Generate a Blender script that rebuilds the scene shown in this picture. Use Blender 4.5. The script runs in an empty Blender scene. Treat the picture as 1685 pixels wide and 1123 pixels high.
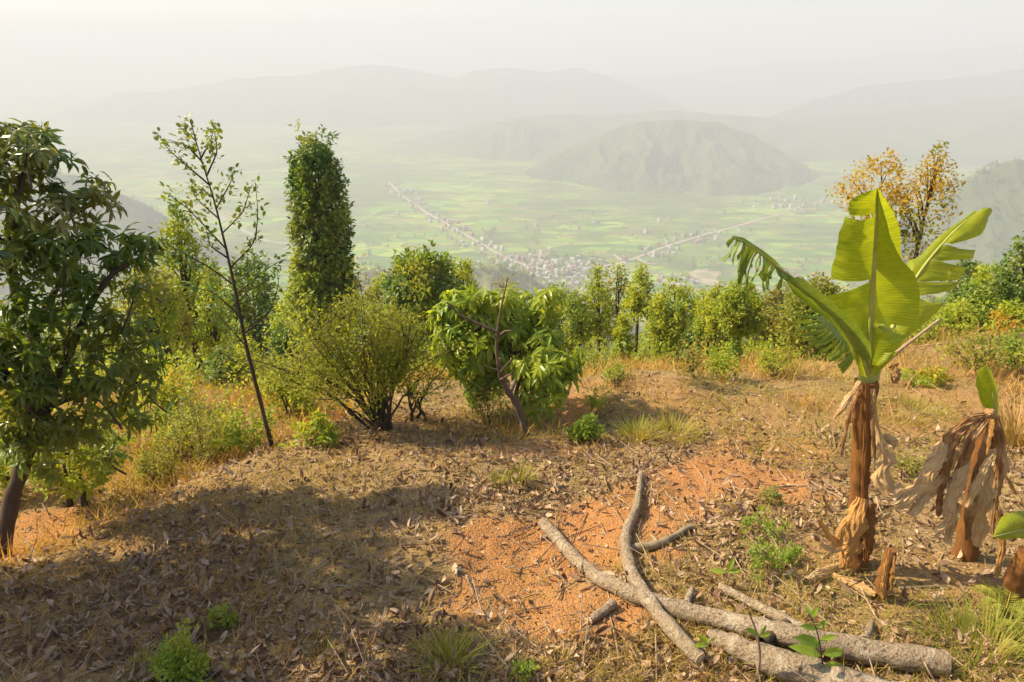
import bpy, math, random
import numpy as np
from mathutils import Vector

# ------------------------------------------------------------------ camera, sky, sun, exposure
S = bpy.context.scene
COL = S.collection
R = math.radians
PITCH = 22.3
FPX, CX, CY = 1138.0, 842.5, 561.5
cam_d = bpy.data.cameras.new('camera')
cam = bpy.data.objects.new('camera', cam_d)
COL.objects.link(cam)
cam_d.sensor_width = 36.0
cam_d.lens = 36.0 * FPX / 1685.0
cam_d.clip_start = 0.05
cam_d.clip_end = 60000
cam.location = (0, 0, 0)
cam.rotation_euler = (R(90 - PITCH), 0, 0)
S.camera = cam

SUN_EL, SUN_AZ = 42.0, -78.0          # azimuth measured clockwise from straight ahead (+Y)
w = bpy.data.worlds.new('World')
S.world = w
w.use_nodes = True
nt = w.node_tree
sky = nt.nodes.new('ShaderNodeTexSky')
sky.sky_type = 'NISHITA'
sky.sun_disc = False
sky.sun_elevation = R(SUN_EL)
sky.sun_rotation = R(SUN_AZ)
sky.air_density = 1.0
sky.dust_density = 2.0
sky.ozone_density = 0.6
nt.links.new(sky.outputs[0], nt.nodes['Background'].inputs[0])
nt.nodes['Background'].inputs[1].default_value = 0.125
sun_d = bpy.data.lights.new('sun', 'SUN')
sun_d.energy = 5.0
sun_d.angle = R(1.0)
sun_d.color = (1.0, 0.835, 0.575)
sun = bpy.data.objects.new('sun', sun_d)
COL.objects.link(sun)
sd = Vector((math.sin(R(SUN_AZ)) * math.cos(R(SUN_EL)), math.cos(R(SUN_AZ)) * math.cos(R(SUN_EL)), math.sin(R(SUN_EL))))
sun.rotation_euler = sd.to_track_quat('Z', 'Y').to_euler()
S.view_settings.view_transform = 'Standard'
S.view_settings.look = 'None'
S.view_settings.exposure = 1.03
S.view_settings.gamma = 1.0
S.view_settings.use_curve_mapping = False
S.cycles.max_bounces = 8
S.cycles.diffuse_bounces = 3
S.cycles.transmission_bounces = 4
S.cycles.glossy_bounces = 2
S.cycles.volume_bounces = 3
S.cycles.use_denoising = True
S.cycles.sample_clamp_indirect = 6

rng = np.random.default_rng(7)
cp, sp = math.cos(R(PITCH)), math.sin(R(PITCH))

# ------------------------------------------------------------------ helpers: where things stand
def ray(px, py):
    u = (px - CX) / FPX
    v = (CY - py) / FPX
    return np.array([u, cp + sp * v, -sp + cp * v])

def at(px, py, Y):
    d = ray(px, py)
    return d * (Y / d[1])

def pxm(px, py, Y):                      # metres per photograph pixel there
    return Y / ray(px, py)[1] / FPX

def sstep(a, b, x):
    t = np.clip((np.asarray(x, float) - a) / (b - a), 0, 1)
    return t * t * (3 - 2 * t)

def _hash(ix, iy, s):
    h = np.sin(ix * 127.1 + iy * 311.7 + s * 74.7) * 43758.5453
    return h - np.floor(h)

def vnoise(x, y, s=0):
    x = np.asarray(x, float); y = np.asarray(y, float)
    ix, iy = np.floor(x), np.floor(y)
    fx, fy = x - ix, y - iy
    fx = fx * fx * (3 - 2 * fx); fy = fy * fy * (3 - 2 * fy)
    a, b = _hash(ix, iy, s), _hash(ix + 1, iy, s)
    c, d = _hash(ix, iy + 1, s), _hash(ix + 1, iy + 1, s)
    return (a * (1 - fx) + b * fx) * (1 - fy) + (c * (1 - fx) + d * fx) * fy

def fbm(x, y, o=4, s=0):
    r, a, f, t = 0, 1.0, 1.0, 0
    for k in range(o):
        r = r + a * (vnoise(x * f + 3.7 * k, y * f - 1.3 * k, s + k) - .5)
        t += a; a *= .5; f *= 2.03
    return r / t * 2

EX = np.array([-400, -12, -6, -4.2, -3.2, -2.86, -2.3, -1.7, -1.0, -.2])        # rim of the terrace on the left
EY = np.array([-900, -14, -1.5, 2.2, 3.75, 4.6, 5.5, 6.2, 7.4, 9.])
MX = np.array([-400, -80, -30, -10, -4, -1, .9, 3.9, 8.2, 12, 20, 60, 400.])       # where the whole hillside steepens
MY = np.array([-160, -20, 4, 8.5, 9.4, 9.2, 8.7, 8.9, 10.4, 12.2, 13.3, 14, 14.])
VALLEY = -350.0

def edge_s(x, y):
    return (y - np.interp(x, EX, EY)) * .62

def main_s(x, y):
    return y - np.interp(x, MX, MY)

def plane(x, y):
    yy = np.clip(y, -25, 1e9)
    rise = .042 * np.maximum(0, np.asarray(x) - 2.5) * sstep(0, 8, y)
    return -2.45 - .17 * yy + rise * (1 - sstep(12, 40, np.hypot(x, y)))

def ground_h(x, y, fine=True):
    x = np.asarray(x, float); y = np.asarray(y, float)
    s = edge_s(x, y)
    ms = main_s(x, y)
    soft = (np.sqrt(ms * ms + .8) + ms) * .5
    left = sstep(-.6, -2.4, x)
    drop = (.335 + .1 * sstep(40, 200, np.hypot(x, y))) * soft + left * .42 * sstep(-.3, 1.5, s)
    h = plane(x, y) - drop
    r = np.hypot(x, y)
    if fine:
        h = h + .10 * fbm(x * .55, y * .55, 3, 11) * sstep(30, 8, r) + .045 * fbm(x * 2.1, y * 2.1, 3, 5) * sstep(20, 6, r) \
            + .02 * fbm(x * 9, y * 9, 2, 9) * sstep(12, 5, r)
        h = h + 1.6 * fbm(x / 35, y / 35, 4, 21) * sstep(25, 90, r) + 9 * fbm(x / 160, y / 160, 3, 23) * sstep(80, 300, r)
        h = h + .16 * np.exp(-(((x - 1.75) / 1.1) ** 2 + ((y - 7.7) / .7) ** 2)) + .10 * np.exp(-(((x + .3) / .9) ** 2 + ((y - 5.3) / .5) ** 2)) - .06 * np.exp(-(((x - .2) / .8) ** 2 + ((y - 3.9) / .6) ** 2))
        # little terrace cut behind the lopped mango tree
        h = h - .16 * np.exp(-(((x - .55) / .55) ** 2 + ((y - 6.9) / .5) ** 2))
    k = 14.0
    m = .5 * (h + VALLEY + np.sqrt((h - VALLEY) ** 2 + k * k * sstep(200, 600, r)))
    return np.where(r > 150, np.where(h - VALLEY < -200, VALLEY, m), h)

def gh(x, y):
    return float(ground_h(np.array([x]), np.array([y]))[0])

def ground_hit(px, py, tmax=80):
    d = ray(px, py)
    ts = np.exp(np.linspace(math.log(1.5), math.log(tmax), 900))
    z = d[2] * ts - ground_h(d[0] * ts, d[1] * ts)
    i = np.argmax(z < 0)
    if z[i] >= 0: i = len(ts) - 1
    t0, t1 = ts[max(i - 1, 0)], ts[i]
    for _ in range(18):
        tm = .5 * (t0 + t1)
        if d[2] * tm < gh(d[0] * tm, d[1] * tm): t1 = tm
        else: t0 = tm
    return d * t1

# ------------------------------------------------------------------ helpers: meshes
ORIGIN = {}
def tag(o, label=None, cat=None, group=None, kind=None):
    if label: o['label'] = label
    if cat: o['category'] = cat
    if group: o['group'] = group
    if kind: o['kind'] = kind
    return o

def empty(name, loc, label=None, cat=None, group=None):
    o = bpy.data.objects.new(name, None)
    o.location = [float(c) for c in loc]
    o.empty_display_size = .2
    COL.objects.link(o)
    ORIGIN[o.name] = np.array(loc, float)
    return tag(o, label, cat, group)

class MB:
    def __init__(s):
        s.v, s.f, s.m, s.n, s.uv = [], [], [], 0, []
    def add(s, V, F, mat=0, uv=None):
        V = np.asarray(V, float).reshape(-1, 3)
        F = np.asarray(F, int)
        s.v.append(V); s.f.append(F + s.n); s.m.append(np.full(len(F), mat) if np.isscalar(mat) else np.asarray(mat)); s.n += len(V)
        s.uv.append(np.zeros((len(V), 2)) if uv is None else np.asarray(uv, float))
    def mesh(s, name, mats, origin=(0, 0, 0), smooth=False, attrs=None, with_uv=False):
        V = np.concatenate(s.v) - np.asarray(origin, float)
        me = bpy.data.meshes.new(name)
        cnt = np.concatenate([np.full(len(f), f.shape[1]) for f in s.f])
        idx = np.concatenate([f.ravel() for f in s.f])
        me.vertices.add(len(V)); me.vertices.foreach_set('co', V.astype(np.float32).ravel())
        me.loops.add(len(idx)); me.loops.foreach_set('vertex_index', idx.astype(np.int32))
        me.polygons.add(len(cnt))
        st = np.concatenate([[0], np.cumsum(cnt)[:-1]])
        me.polygons.foreach_set('loop_start', st.astype(np.int32))
        me.polygons.foreach_set('loop_total', cnt.astype(np.int32))
        for m in mats: me.materials.append(m)
        me.polygons.foreach_set('material_index', np.concatenate(s.m).astype(np.int32))
        me.polygons.foreach_set('use_smooth', np.full(len(cnt), smooth))
        if with_uv:
            U = np.concatenate(s.uv)
            l = me.uv_layers.new(name='uv')
            l.data.foreach_set('uv', U[idx].astype(np.float32).ravel())
        for k, a in (attrs or {}).items():
            at_ = me.attributes.new(k, 'FLOAT', 'POINT')
            at_.data.foreach_set('value', np.asarray(a, np.float32))
        me.update(calc_edges=True)
        return me
    def build(s, name, mats, parent=None, smooth=False, attrs=None, with_uv=False, origin=None):
        if not isinstance(mats, (list, tuple)): mats = [mats]
        org = ORIGIN[parent.name] if parent is not None else (np.zeros(3) if origin is None else np.asarray(origin, float))
        me = s.mesh(name, mats, org, smooth, attrs, with_uv)
        o = bpy.data.objects.new(name, me)
        COL.objects.link(o)
        ORIGIN[o.name] = org
        if parent is not None: o.parent = parent
        else: o.location = [float(c) for c in org]
        return o

def norm(a):
    return a / np.maximum(np.linalg.norm(a, axis=-1, keepdims=True), 1e-9)

def unit(n, r=None):
    return norm((r or rng).normal(size=(n, 3)))

# templates along +X, width Y, normal Z
LEAF2 = (np.array([[0, 0, 0], [.45, .27, .06], [1, 0, -.06], [.45, -.27, .06]]), np.array([[0, 2, 1], [0, 3, 2]]))
LEAF8 = (np.array([[0, 0, 0], [.3, .125, .07], [.3, 0, .03], [.3, -.125, .07], [.68, .115, .01], [.68, 0, -.04], [.68, -.115, .01], [1, 0, -.2]]),
         np.array([[0, 2, 1], [0, 3, 2], [1, 2, 5], [1, 5, 4], [2, 3, 6], [2, 6, 5], [4, 5, 7], [5, 6, 7]]))
OVAL8 = (np.array([[0, 0, 0], [.28, .24, .07], [.28, 0, .02], [.28, -.24, .07], [.68, .24, .03], [.68, 0, -.03], [.68, -.24, .03], [1, 0, -.12]]), LEAF8[1])
def blade(bend, wd=.035):
    xs = np.array([0, .5, 1.0])
    return (np.array([[0, wd, 0], [0, -wd, 0], [.5, wd * .75, bend * .25], [.5, -wd * .75, bend * .25], [1, 0, bend]]),
            np.array([[0, 1, 3], [0, 3, 2], [2, 3, 4]]))
TWIG = (np.array([[0, .012, 0], [0, -.012, 0], [0, 0, .02], [1, .006, .0], [1, -.006, 0], [1, 0, .01]]),
        np.array([[0, 1, 4], [0, 4, 3], [1, 2, 5], [1, 5, 4], [2, 0, 3], [2, 3, 5]]))

def scatter(mb, tpl, pos, X, Z, scale, mat=0):
    V, F = tpl
    pos = np.asarray(pos, float)
    N = len(pos)
    if N == 0: return
    X = norm(np.asarray(X, float)); Yv = norm(np.cross(Z, X)); Zv = np.cross(X, Yv)
    sc = np.asarray(scale, float)
    if sc.ndim == 0: sc = np.full(N, float(sc))
    if sc.ndim == 1: sc = np.stack([sc] * 3, 1)
    P = pos[:, None] + (V[None, :, 0:1] * sc[:, None, 0:1]) * X[:, None] + (V[None, :, 1:2] * sc[:, None, 1:2]) * Yv[:, None] \
        + (V[None, :, 2:3] * sc[:, None, 2:3]) * Zv[:, None]
    Fa = F[None] + (np.arange(N) * len(V))[:, None, None]
    mm = mat if np.isscalar(mat) else np.repeat(np.asarray(mat), len(F))
    mb.add(P.reshape(-1, 3), Fa.reshape(-1, F.shape[1]), mm)

def smooth_path(pts, n):
    pts = np.asarray(pts, float)
    d = np.concatenate([[0], np.cumsum(np.linalg.norm(np.diff(pts, axis=0), axis=1))])
    if d[-1] == 0: return np.repeat(pts[:1], n, 0)
    t = np.linspace(0, d[-1], n)
    out = np.stack([np.interp(t, d, pts[:, k]) for k in range(pts.shape[1])], 1)
    for _ in range(2):
        out[1:-1] = .25 * out[:-2] + .5 * out[1:-1] + .25 * out[2:]
    return out

def tube(mb, pts, rad, n=6, mat=0, rough=0.0, seed=0, cap=None):
    P = np.asarray(pts, float); M = len(P)
    rad = np.interp(np.linspace(0, 1, M), np.linspace(0, 1, len(np.atleast_1d(rad))), np.atleast_1d(rad)) if len(np.atleast_1d(rad)) != M else np.asarray(rad, float)
    T = norm(np.gradient(P, axis=0))
    ref = np.array([0.31, 0.2, .93]) if abs(T[0][2]) < .8 else np.array([1., .1, 0])
    A = norm(np.cross(T, ref)); B = np.cross(T, A)
    th = np.linspace(0, 2 * np.pi, n, endpoint=False)
    rr = rad[:, None] * (1 + rough * (vnoise(np.arange(M)[:, None] * .9 + 0 * th, 2 * np.cos(th)[None] + 5, seed) - .5) * 2)
    V = P[:, None] + rr[..., None] * (np.cos(th)[None, :, None] * A[:, None] + np.sin(th)[None, :, None] * B[:, None])
    i, j = np.meshgrid(np.arange(M - 1), np.arange(n), indexing='ij')
    a = i * n + j; b = i * n + (j + 1) % n
    F = np.stack([a, b, b + n, a + n], -1).reshape(-1, 4)
    mb.add(V.reshape(-1, 3), F, mat)
    for e in (cap or ()):
        ring = V[0] if e == 0 else V[-1]
        c = ring.mean(0) - (T[0] if e == 0 else -T[-1]) * .002
        VV = np.vstack([ring, c])
        jj = np.arange(n)
        FF = np.stack([(jj + 1) % n, jj, np.full(n, n)], 1) if e == 0 else np.stack([jj, (jj + 1) % n, np.full(n, n)], 1)
        mb.add(VV, FF, mat)
    return V

# ------------------------------------------------------------------ materials
def newmat(name):
    m = bpy.data.materials.new(name); m.use_nodes = True
    t = m.node_tree
    return m, t, t.nodes['Principled BSDF'], t.nodes['Material Output']

def node(t, typ, **kw):
    n = t.nodes.new(typ)
    for k, v in kw.items():
        if k in n.inputs.keys(): n.inputs[k].default_value = v
        else: setattr(n, k, v)
    return n

def ramp(t, fac, cols, pos=None):
    r = t.nodes.new('ShaderNodeValToRGB')
    t.links.new(fac, r.inputs[0])
    e = r.color_ramp.elements
    pos = pos or [i / (len(cols) - 1) for i in range(len(cols))]
    while len(e) < len(cols): e.new(.5)
    for k, (p, c) in enumerate(zip(pos, cols)):
        e[k].position = p; e[k].color = (*c, 1)
    return r.outputs[0]

def noise(t, scale, detail=4, rough=.55, vec=None, dist=0):
    n = node(t, 'ShaderNodeTexNoise', Scale=scale, Detail=detail, Roughness=rough, Distortion=dist)
    if vec is None:
        vec = t.nodes.new('ShaderNodeNewGeometry').outputs['Position']
    t.links.new(vec, n.inputs['Vector'])
    return n.outputs['Fac']

def mixc(t, fac, a, b, typ='MIX'):
    m = t.nodes.new('ShaderNodeMix'); m.data_type = 'RGBA'; m.blend_type = typ
    for s, v in ((m.inputs[0], fac), (m.inputs[6], a), (m.inputs[7], b)):
        if isinstance(v, bpy.types.NodeSocket): t.links.new(v, s)
        elif isinstance(v, (int, float)): s.default_value = v
        else: s.default_value = (*v, 1)
    return m.outputs[2]

def math_(t, op, a, b=0.0, c=None):
    m = t.nodes.new('ShaderNodeMath'); m.operation = op
    for i, v in enumerate((a, b, c)):
        if v is None: continue
        if isinstance(v, bpy.types.NodeSocket): t.links.new(v, m.inputs[i])
        else: m.inputs[i].default_value = v
    return m.outputs[0]

def bump(t, bsdf, h, strength=.5, dist=.02):
    b = node(t, 'ShaderNodeBump', Strength=strength, Distance=dist)
    t.links.new(h, b.inputs['Height'])
    t.links.new(b.outputs[0], bsdf.inputs['Normal'])

def leafmat(name, cols, trans=.4, rough=.5, spec=.35, hue=None, hscale=1.3, tint=(1.55, 1.4, .45)):
    m, t, b, o = newmat(name)
    g = t.nodes.new('ShaderNodeNewGeometry')
    oi = t.nodes.new('ShaderNodeObjectInfo')
    r = math_(t, 'FRACT', math_(t, 'ADD', g.outputs['Random Per Island'], oi.outputs['Random']))
    c = ramp(t, r, cols)
    if hue:
        c = mixc(t, math_(t, 'SMOOTHSTEP' if False else 'MULTIPLY', ramp(t, noise(t, hscale, 2), [(0, 0, 0), (1, 1, 1)], [.42, .62]), .75), c, hue)
    t.links.new(c, b.inputs['Base Color'])
    b.inputs['Roughness'].default_value = rough
    b.inputs['Specular IOR Level'].default_value = spec
    tr = t.nodes.new('ShaderNodeBsdfTranslucent')
    t.links.new(mixc(t, 1.0, c, tint, 'MULTIPLY'), tr.inputs[0])
    ms = t.nodes.new('ShaderNodeMixShader'); ms.inputs[0].default_value = trans
    t.links.new(b.outputs[0], ms.inputs[1]); t.links.new(tr.outputs[0], ms.inputs[2])
    t.links.new(ms.outputs[0], o.inputs['Surface'])
    return m

def barkmat(name, c1, c2, scale=14, stretch=.25):
    m, t, b, o = newmat(name)
    g = t.nodes.new('ShaderNodeNewGeometry')
    mp = node(t, 'ShaderNodeMapping'); mp.inputs['Scale'].default_value = (1, 1, stretch)
    t.links.new(g.outputs['Position'], mp.inputs['Vector'])
    n1 = noise(t, scale, 6, .65, mp.outputs[0]); n2 = noise(t, scale * .25, 3, .5)
    c = mixc(t, n2, ramp(t, n1, [c1, c2], [.35, .65]), c1)
    t.links.new(c, b.inputs['Base Color'])
    b.inputs['Roughness'].default_value = .9
    b.inputs['Specular IOR Level'].default_value = .15
    bump(t, b, n1, .6, .01)
    return m

def plainmat(name, c1, c2=None, scale=3, rough=.8):
    m, t, b, o = newmat(name)
    c2 = c2 or tuple(x * .75 for x in c1)
    t.links.new(ramp(t, noise(t, scale, 4), [c1, c2], [.35, .65]), b.inputs['Base Color'])
    b.inputs['Roughness'].default_value = rough
    b.inputs['Specular IOR Level'].default_value = .2
    return m

MAT = {}
MAT['green_dark'] = leafmat('dark green foliage', [(0.061, 0.126, 0.024), (0.101, 0.193, 0.032), (0.151, 0.234, 0.036)], .35, .45, .4, (0.223, 0.243, 0.030))
MAT['green_mid'] = leafmat('mid green foliage', [(0.108, 0.192, 0.026), (0.180, 0.264, 0.031), (0.252, 0.324, 0.036)], .42, .5, .3, (0.336, 0.348, 0.036))
MAT['yellow_green'] = leafmat('yellow green foliage', [(0.242, 0.314, 0.027), (0.339, 0.387, 0.030), (0.447, 0.435, 0.037)], .5, .5, .3, (0.205, 0.302, 0.027))
MAT['olive'] = leafmat('olive foliage', [(.14, .18, .022), (.20, .225, .026), (.27, .245, .03)], .45, .55, .25, (.25, .235, .028))
MAT['orange_leaf'] = leafmat('golden autumn foliage', [(.42, .24, .03), (.44, .31, .035), (.36, .29, .04)], .5, .55, .25)
MAT['rusty_green'] = leafmat('rusty green foliage', [(0.140, 0.187, 0.031), (0.218, 0.218, 0.040), (0.343, 0.203, 0.062)], .42, .55, .25, (0.140, 0.203, 0.028))
MAT['pale_green'] = leafmat('pale green foliage', [(0.213, 0.250, 0.075), (0.275, 0.288, 0.088), (0.250, 0.275, 0.050)], .45, .6, .2, (0.312, 0.275, 0.062))
MAT['mango'] = leafmat('mango leaf', [(0.138, 0.227, 0.020), (0.222, 0.314, 0.025), (0.347, 0.416, 0.039)], .48, .36, .4, (0.360, 0.416, 0.039), 1.6)
MAT['shade_tree'] = leafmat('glossy dark leaf', [(0.055, 0.119, 0.025), (0.098, 0.173, 0.031), (0.161, 0.228, 0.035)], .33, .30, .5, (0.216, 0.185, 0.031), 1.2)
MAT['shade_low'] = leafmat('lower leaf of the shady tree', [(.07, .13, .015), (.11, .18, .02), (.17, .23, .025)], .45, .35, .45, (.20, .21, .03), 1.4)
MAT['bright_weed'] = leafmat('bright weed leaf', [(0.149, 0.253, 0.034), (0.218, 0.310, 0.040), (0.276, 0.333, 0.046)], .5, .5, .25)
MAT['dead_leaf'] = leafmat('dead leaf', [(.10, .05, .025), (.22, .125, .065), (.38, .255, .155), (.50, .37, .245), (.24, .145, .08), (.14, .08, .045), (.42, .30, .19)], .12, .65, .25, tint=(1, .8, .55))
MAT['dry_grass'] = leafmat('dry grass', [(.26, .17, .07), (.40, .28, .11), (.34, .27, .08), (.46, .33, .15)], .3, .7, .2, (.42, .24, .085), .5)
MAT['rust_grass'] = leafmat('rusty dry grass', [(.36, .18, .06), (.46, .26, .085), (.48, .33, .12)], .3, .7, .2, (.42, .34, .10), .7)
MAT['green_grass'] = leafmat('green grass', [(0.182, 0.221, 0.033), (0.260, 0.286, 0.039), (0.390, 0.338, 0.065)], .4, .6, .25, (0.390, 0.299, 0.078), 1.5)
MAT['bark_dark'] = barkmat('dark bark', (.055, .04, .028), (.12, .085, .055))
MAT['bark_grey'] = barkmat('grey brown bark', (.20, .155, .095), (.38, .31, .205), 12)
def logbark():
    m, t, b, o = newmat('pale mottled log bark')
    n1, n2, n3 = noise(t, 70, 5, .7), noise(t, 11, 5, .62, dist=.6), noise(t, 26, 4, .6)
    c = ramp(t, n1, [(.16, .115, .07), (.35, .265, .17), (.46, .365, .25)], [.3, .5, .72])
    c = mixc(t, ramp(t, n2, [(0, 0, 0), (1, 1, 1)], [.55, .61]), c, (.45, .37, .26))
    c = mixc(t, ramp(t, n3, [(1, 1, 1), (0, 0, 0)], [.30, .40]), c, (.10, .07, .045))
    t.links.new(c, b.inputs['Base Color']); b.inputs['Roughness'].default_value = .9; b.inputs['Specular IOR Level'].default_value = .15
    bump(t, b, math_(t, 'ADD', n1, math_(t, 'MULTIPLY', n3, 1.6)), 1.0, .022)
    return m
MAT['bark_log'] = logbark()
MAT['bark_mid'] = barkmat('brown bark', (.11, .075, .048), (.26, .19, .125), 16)
MAT['cut_wood'] = plainmat('pale cut wood', (.55, .42, .25), (.42, .30, .17), 30)
MAT['twig'] = plainmat('dry twig', (.22, .15, .09), (.34, .26, .17), 10)
# ------------------------------------------------------------------ the ground in one sheet, split into ground / hillside / valley floor
PATCHES = []                                  # bare reddish soil: centre x, y, half sizes, strength
for px, py, rx, ry, k in ((850, 915, .58, .50, 1), (985, 885, .62, .52, 1), (960, 1010, .5, .3, .9), (800, 985, .4, .3, .9), (1200, 785, .72, .62, 1), (1090, 830, .5, .35, .8),
                          (930, 690, .55, .45, .85), (60, 890, .7, .7, .9), (880, 735, .5, .25, .7), (1270, 740, .8, .35, .6), (1350, 930, .5, .3, .35),
                          (1500, 950, .5, .4, .3), (560, 720, .6, .3, .35), (690, 690, .4, .3, .3), (1300, 680, 2.0, .7, .34), (1010, 650, 1.2, .6, .28), (1560, 690, 1.4, .8, .4)):
    h_ = ground_hit(px, py); PATCHES.append((h_[0], h_[1], rx, ry, k))

def soil_mask(x, y):
    m = np.zeros_like(np.asarray(x, float))
    wob = .45 * fbm(np.asarray(x) * 2.2, np.asarray(y) * 2.2, 3, 41)
    for a, b, rx, ry, k in PATCHES:
        d = np.sqrt(((x - a) / rx) ** 2 + ((y - b) / ry) ** 2) + wob
        m = np.maximum(m, k * sstep(1.15, .75, d))
    return m

angs = np.concatenate([np.linspace(-180, -56, 70, endpoint=False), np.linspace(-56, 56, 350, endpoint=False), np.linspace(56, 180, 70, endpoint=False)])
rads = np.concatenate([np.exp(np.arange(math.log(.25), math.log(16), .0138)), np.exp(np.arange(math.log(16), math.log(9000), .04))])
A_, R_ = np.meshgrid(np.radians(angs), rads, indexing='ij')
GX, GY = R_ * np.sin(A_), R_ * np.cos(A_)
GZ = ground_h(GX, GY)
NA, NR = GX.shape

def ground_mat():
    m, t, b, o = newmat('soil and litter')
    at_ = t.nodes.new('ShaderNodeAttribute'); at_.attribute_name = 'soil'
    soil = at_.outputs['Fac']
    n1, n2, n3 = noise(t, 1.4, 5, .6), noise(t, 9, 6, .7), noise(t, 55, 4, .65)
    litter = mixc(t, n1, ramp(t, n2, [(.12, .078, .04), (.26, .165, .085), (.36, .24, .12)], [.3, .52, .72]),
                  ramp(t, n3, [(.16, .115, .045), (.29, .21, .08), (.38, .28, .115)], [.32, .5, .7]))
    earth = mixc(t, math_(t, 'MULTIPLY', n1, .7), ramp(t, n3, [(.19, .08, .025), (.37, .17, .056), (.49, .26, .10)], [.3, .52, .75]), ramp(t, n2, [(.30, .14, .048), (.43, .235, .10)]))
    c = mixc(t, soil, litter, earth)
    t.links.new(c, b.inputs['Base Color'])
    b.inputs['Roughness'].default_value = .95
    b.inputs['Specular IOR Level'].default_value = .1
    vo = node(t, 'ShaderNodeTexVoronoi', Scale=75.0)
    g = t.nodes.new('ShaderNodeNewGeometry'); t.links.new(g.outputs['Position'], vo.inputs['Vector'])
    hh = math_(t, 'ADD', math_(t, 'MULTIPLY', n2, 1.2), math_(t, 'ADD', math_(t, 'MULTIPLY', n3, .5), math_(t, 'MULTIPLY', vo.outputs['Distance'], -.45)))
    bump(t, b, hh, .7, .03)
    return m
def hillside_mat():
    m, t, b, o = newmat('scrubby hillside')
    c = mixc(t, ramp(t, noise(t, .25, 5, .65), [(0, 0, 0), (1, 1, 1)], [.4, .6]), (.08, .10, .022), (.20, .14, .06))
    t.links.new(c, b.inputs['Base Color']); b.inputs['Roughness'].default_value = 1
    return m
def fields_mat():
    m, t, b, o = newmat('valley fields')
    g = t.nodes.new('ShaderNodeNewGeometry')
    def vor(sx, sy, rot, feat='F1'):
        mp = node(t, 'ShaderNodeMapping'); mp.inputs['Scale'].default_value = (sx, sy, 0); mp.inputs['Rotation'].default_value = (0, 0, rot)
        wv = node(t, 'ShaderNodeTexNoise', Scale=.006, Detail=3)
        t.links.new(g.outputs['Position'], wv.inputs['Vector'])
        ad = t.nodes.new('ShaderNodeVectorMath'); ad.operation = 'MULTIPLY_ADD'
        t.links.new(wv.outputs['Color'], ad.inputs[0]); ad.inputs[1].default_value = (60, 60, 0); t.links.new(g.outputs['Position'], ad.inputs[2])
        t.links.new(ad.outputs[0], mp.inputs['Vector'])
        v = node(t, 'ShaderNodeTexVoronoi', Scale=1.0); v.feature = feat; v.voronoi_dimensions = '2D'
        t.links.new(mp.outputs[0], v.inputs['Vector'])
        return v
    v1 = vor(1 / 55, 1 / 24, .2); sep = t.nodes.new('ShaderNodeSeparateColor'); t.links.new(v1.outputs['Color'], sep.inputs[0])
    c = ramp(t, sep.outputs[0], [(.06, .15, .012), (.17, .33, .02), (.32, .44, .04), (.27, .25, .08), (.10, .22, .02)])
    big = ramp(t, noise(t, .0035, 4, .6), [(0, 0, 0), (1, 1, 1)], [.42, .6])
    c = mixc(t, math_(t, 'MULTIPLY', big, .75), c, (.085, .115, .035))
    ve = vor(1 / 55, 1 / 24, .2, 'DISTANCE_TO_EDGE')
    c = mixc(t, ramp(t, ve.outputs['Distance'], [(.5, .5, .5), (0, 0, 0)], [.03, .10]), c, (.07, .10, .03))
    c = mixc(t, ramp(t, noise(t, .02, 3), [(0, 0, 0), (.6, .6, .6)], [.60, .72]), c, (.05, .075, .025))
    t.links.new(c, b.inputs['Base Color']); b.inputs['Roughness'].default_value = 1; b.inputs['Specular IOR Level'].default_value = .05
    return m

def polar_part(name, mat, sel, attrs):
    i, j = np.meshgrid(np.arange(NA), np.arange(NR - 1), indexing='ij')
    i2 = (i + 1) % NA
    F = np.stack([i * NR + j, i * NR + j + 1, i2 * NR + j + 1, i2 * NR + j], -1)[sel]
    used, inv = np.unique(F, return_inverse=True)
    V = np.stack([GX.ravel(), GY.ravel(), GZ.ravel()], 1)[used]
    mb = MB(); mb.add(V, inv.reshape(F.shape))
    o = mb.build(name, mat, smooth=True, attrs={'soil': soil_mask(V[:, 0], V[:, 1])} if attrs else None)
    return tag(o, kind='structure')
rc = R_[:, :-1]; ac = np.abs(np.degrees(A_[:, :-1])); zc = GZ[:, :-1]
keep = (ac < 70) | (rc < 120)
near = rc < 45
low = zc < VALLEY + 4
ground = polar_part('ground', ground_mat(), near, True)
polar_part('hillside', hillside_mat(), keep & ~near & ~low, False)
polar_part('valley_floor', fields_mat(), keep & ~near & low, False)
# the middle of the polar sheet
mb = MB()
ring = np.stack([GX[:, 0], GY[:, 0], GZ[:, 0]], 1)
mb.add(np.vstack([ring, ring.mean(0)]), np.stack([np.arange(NA), np.full(NA, NA), (np.arange(NA) + 1) % NA][::-1], 1))
tag(mb.build('ground', ground_mat()), kind='structure')

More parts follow.
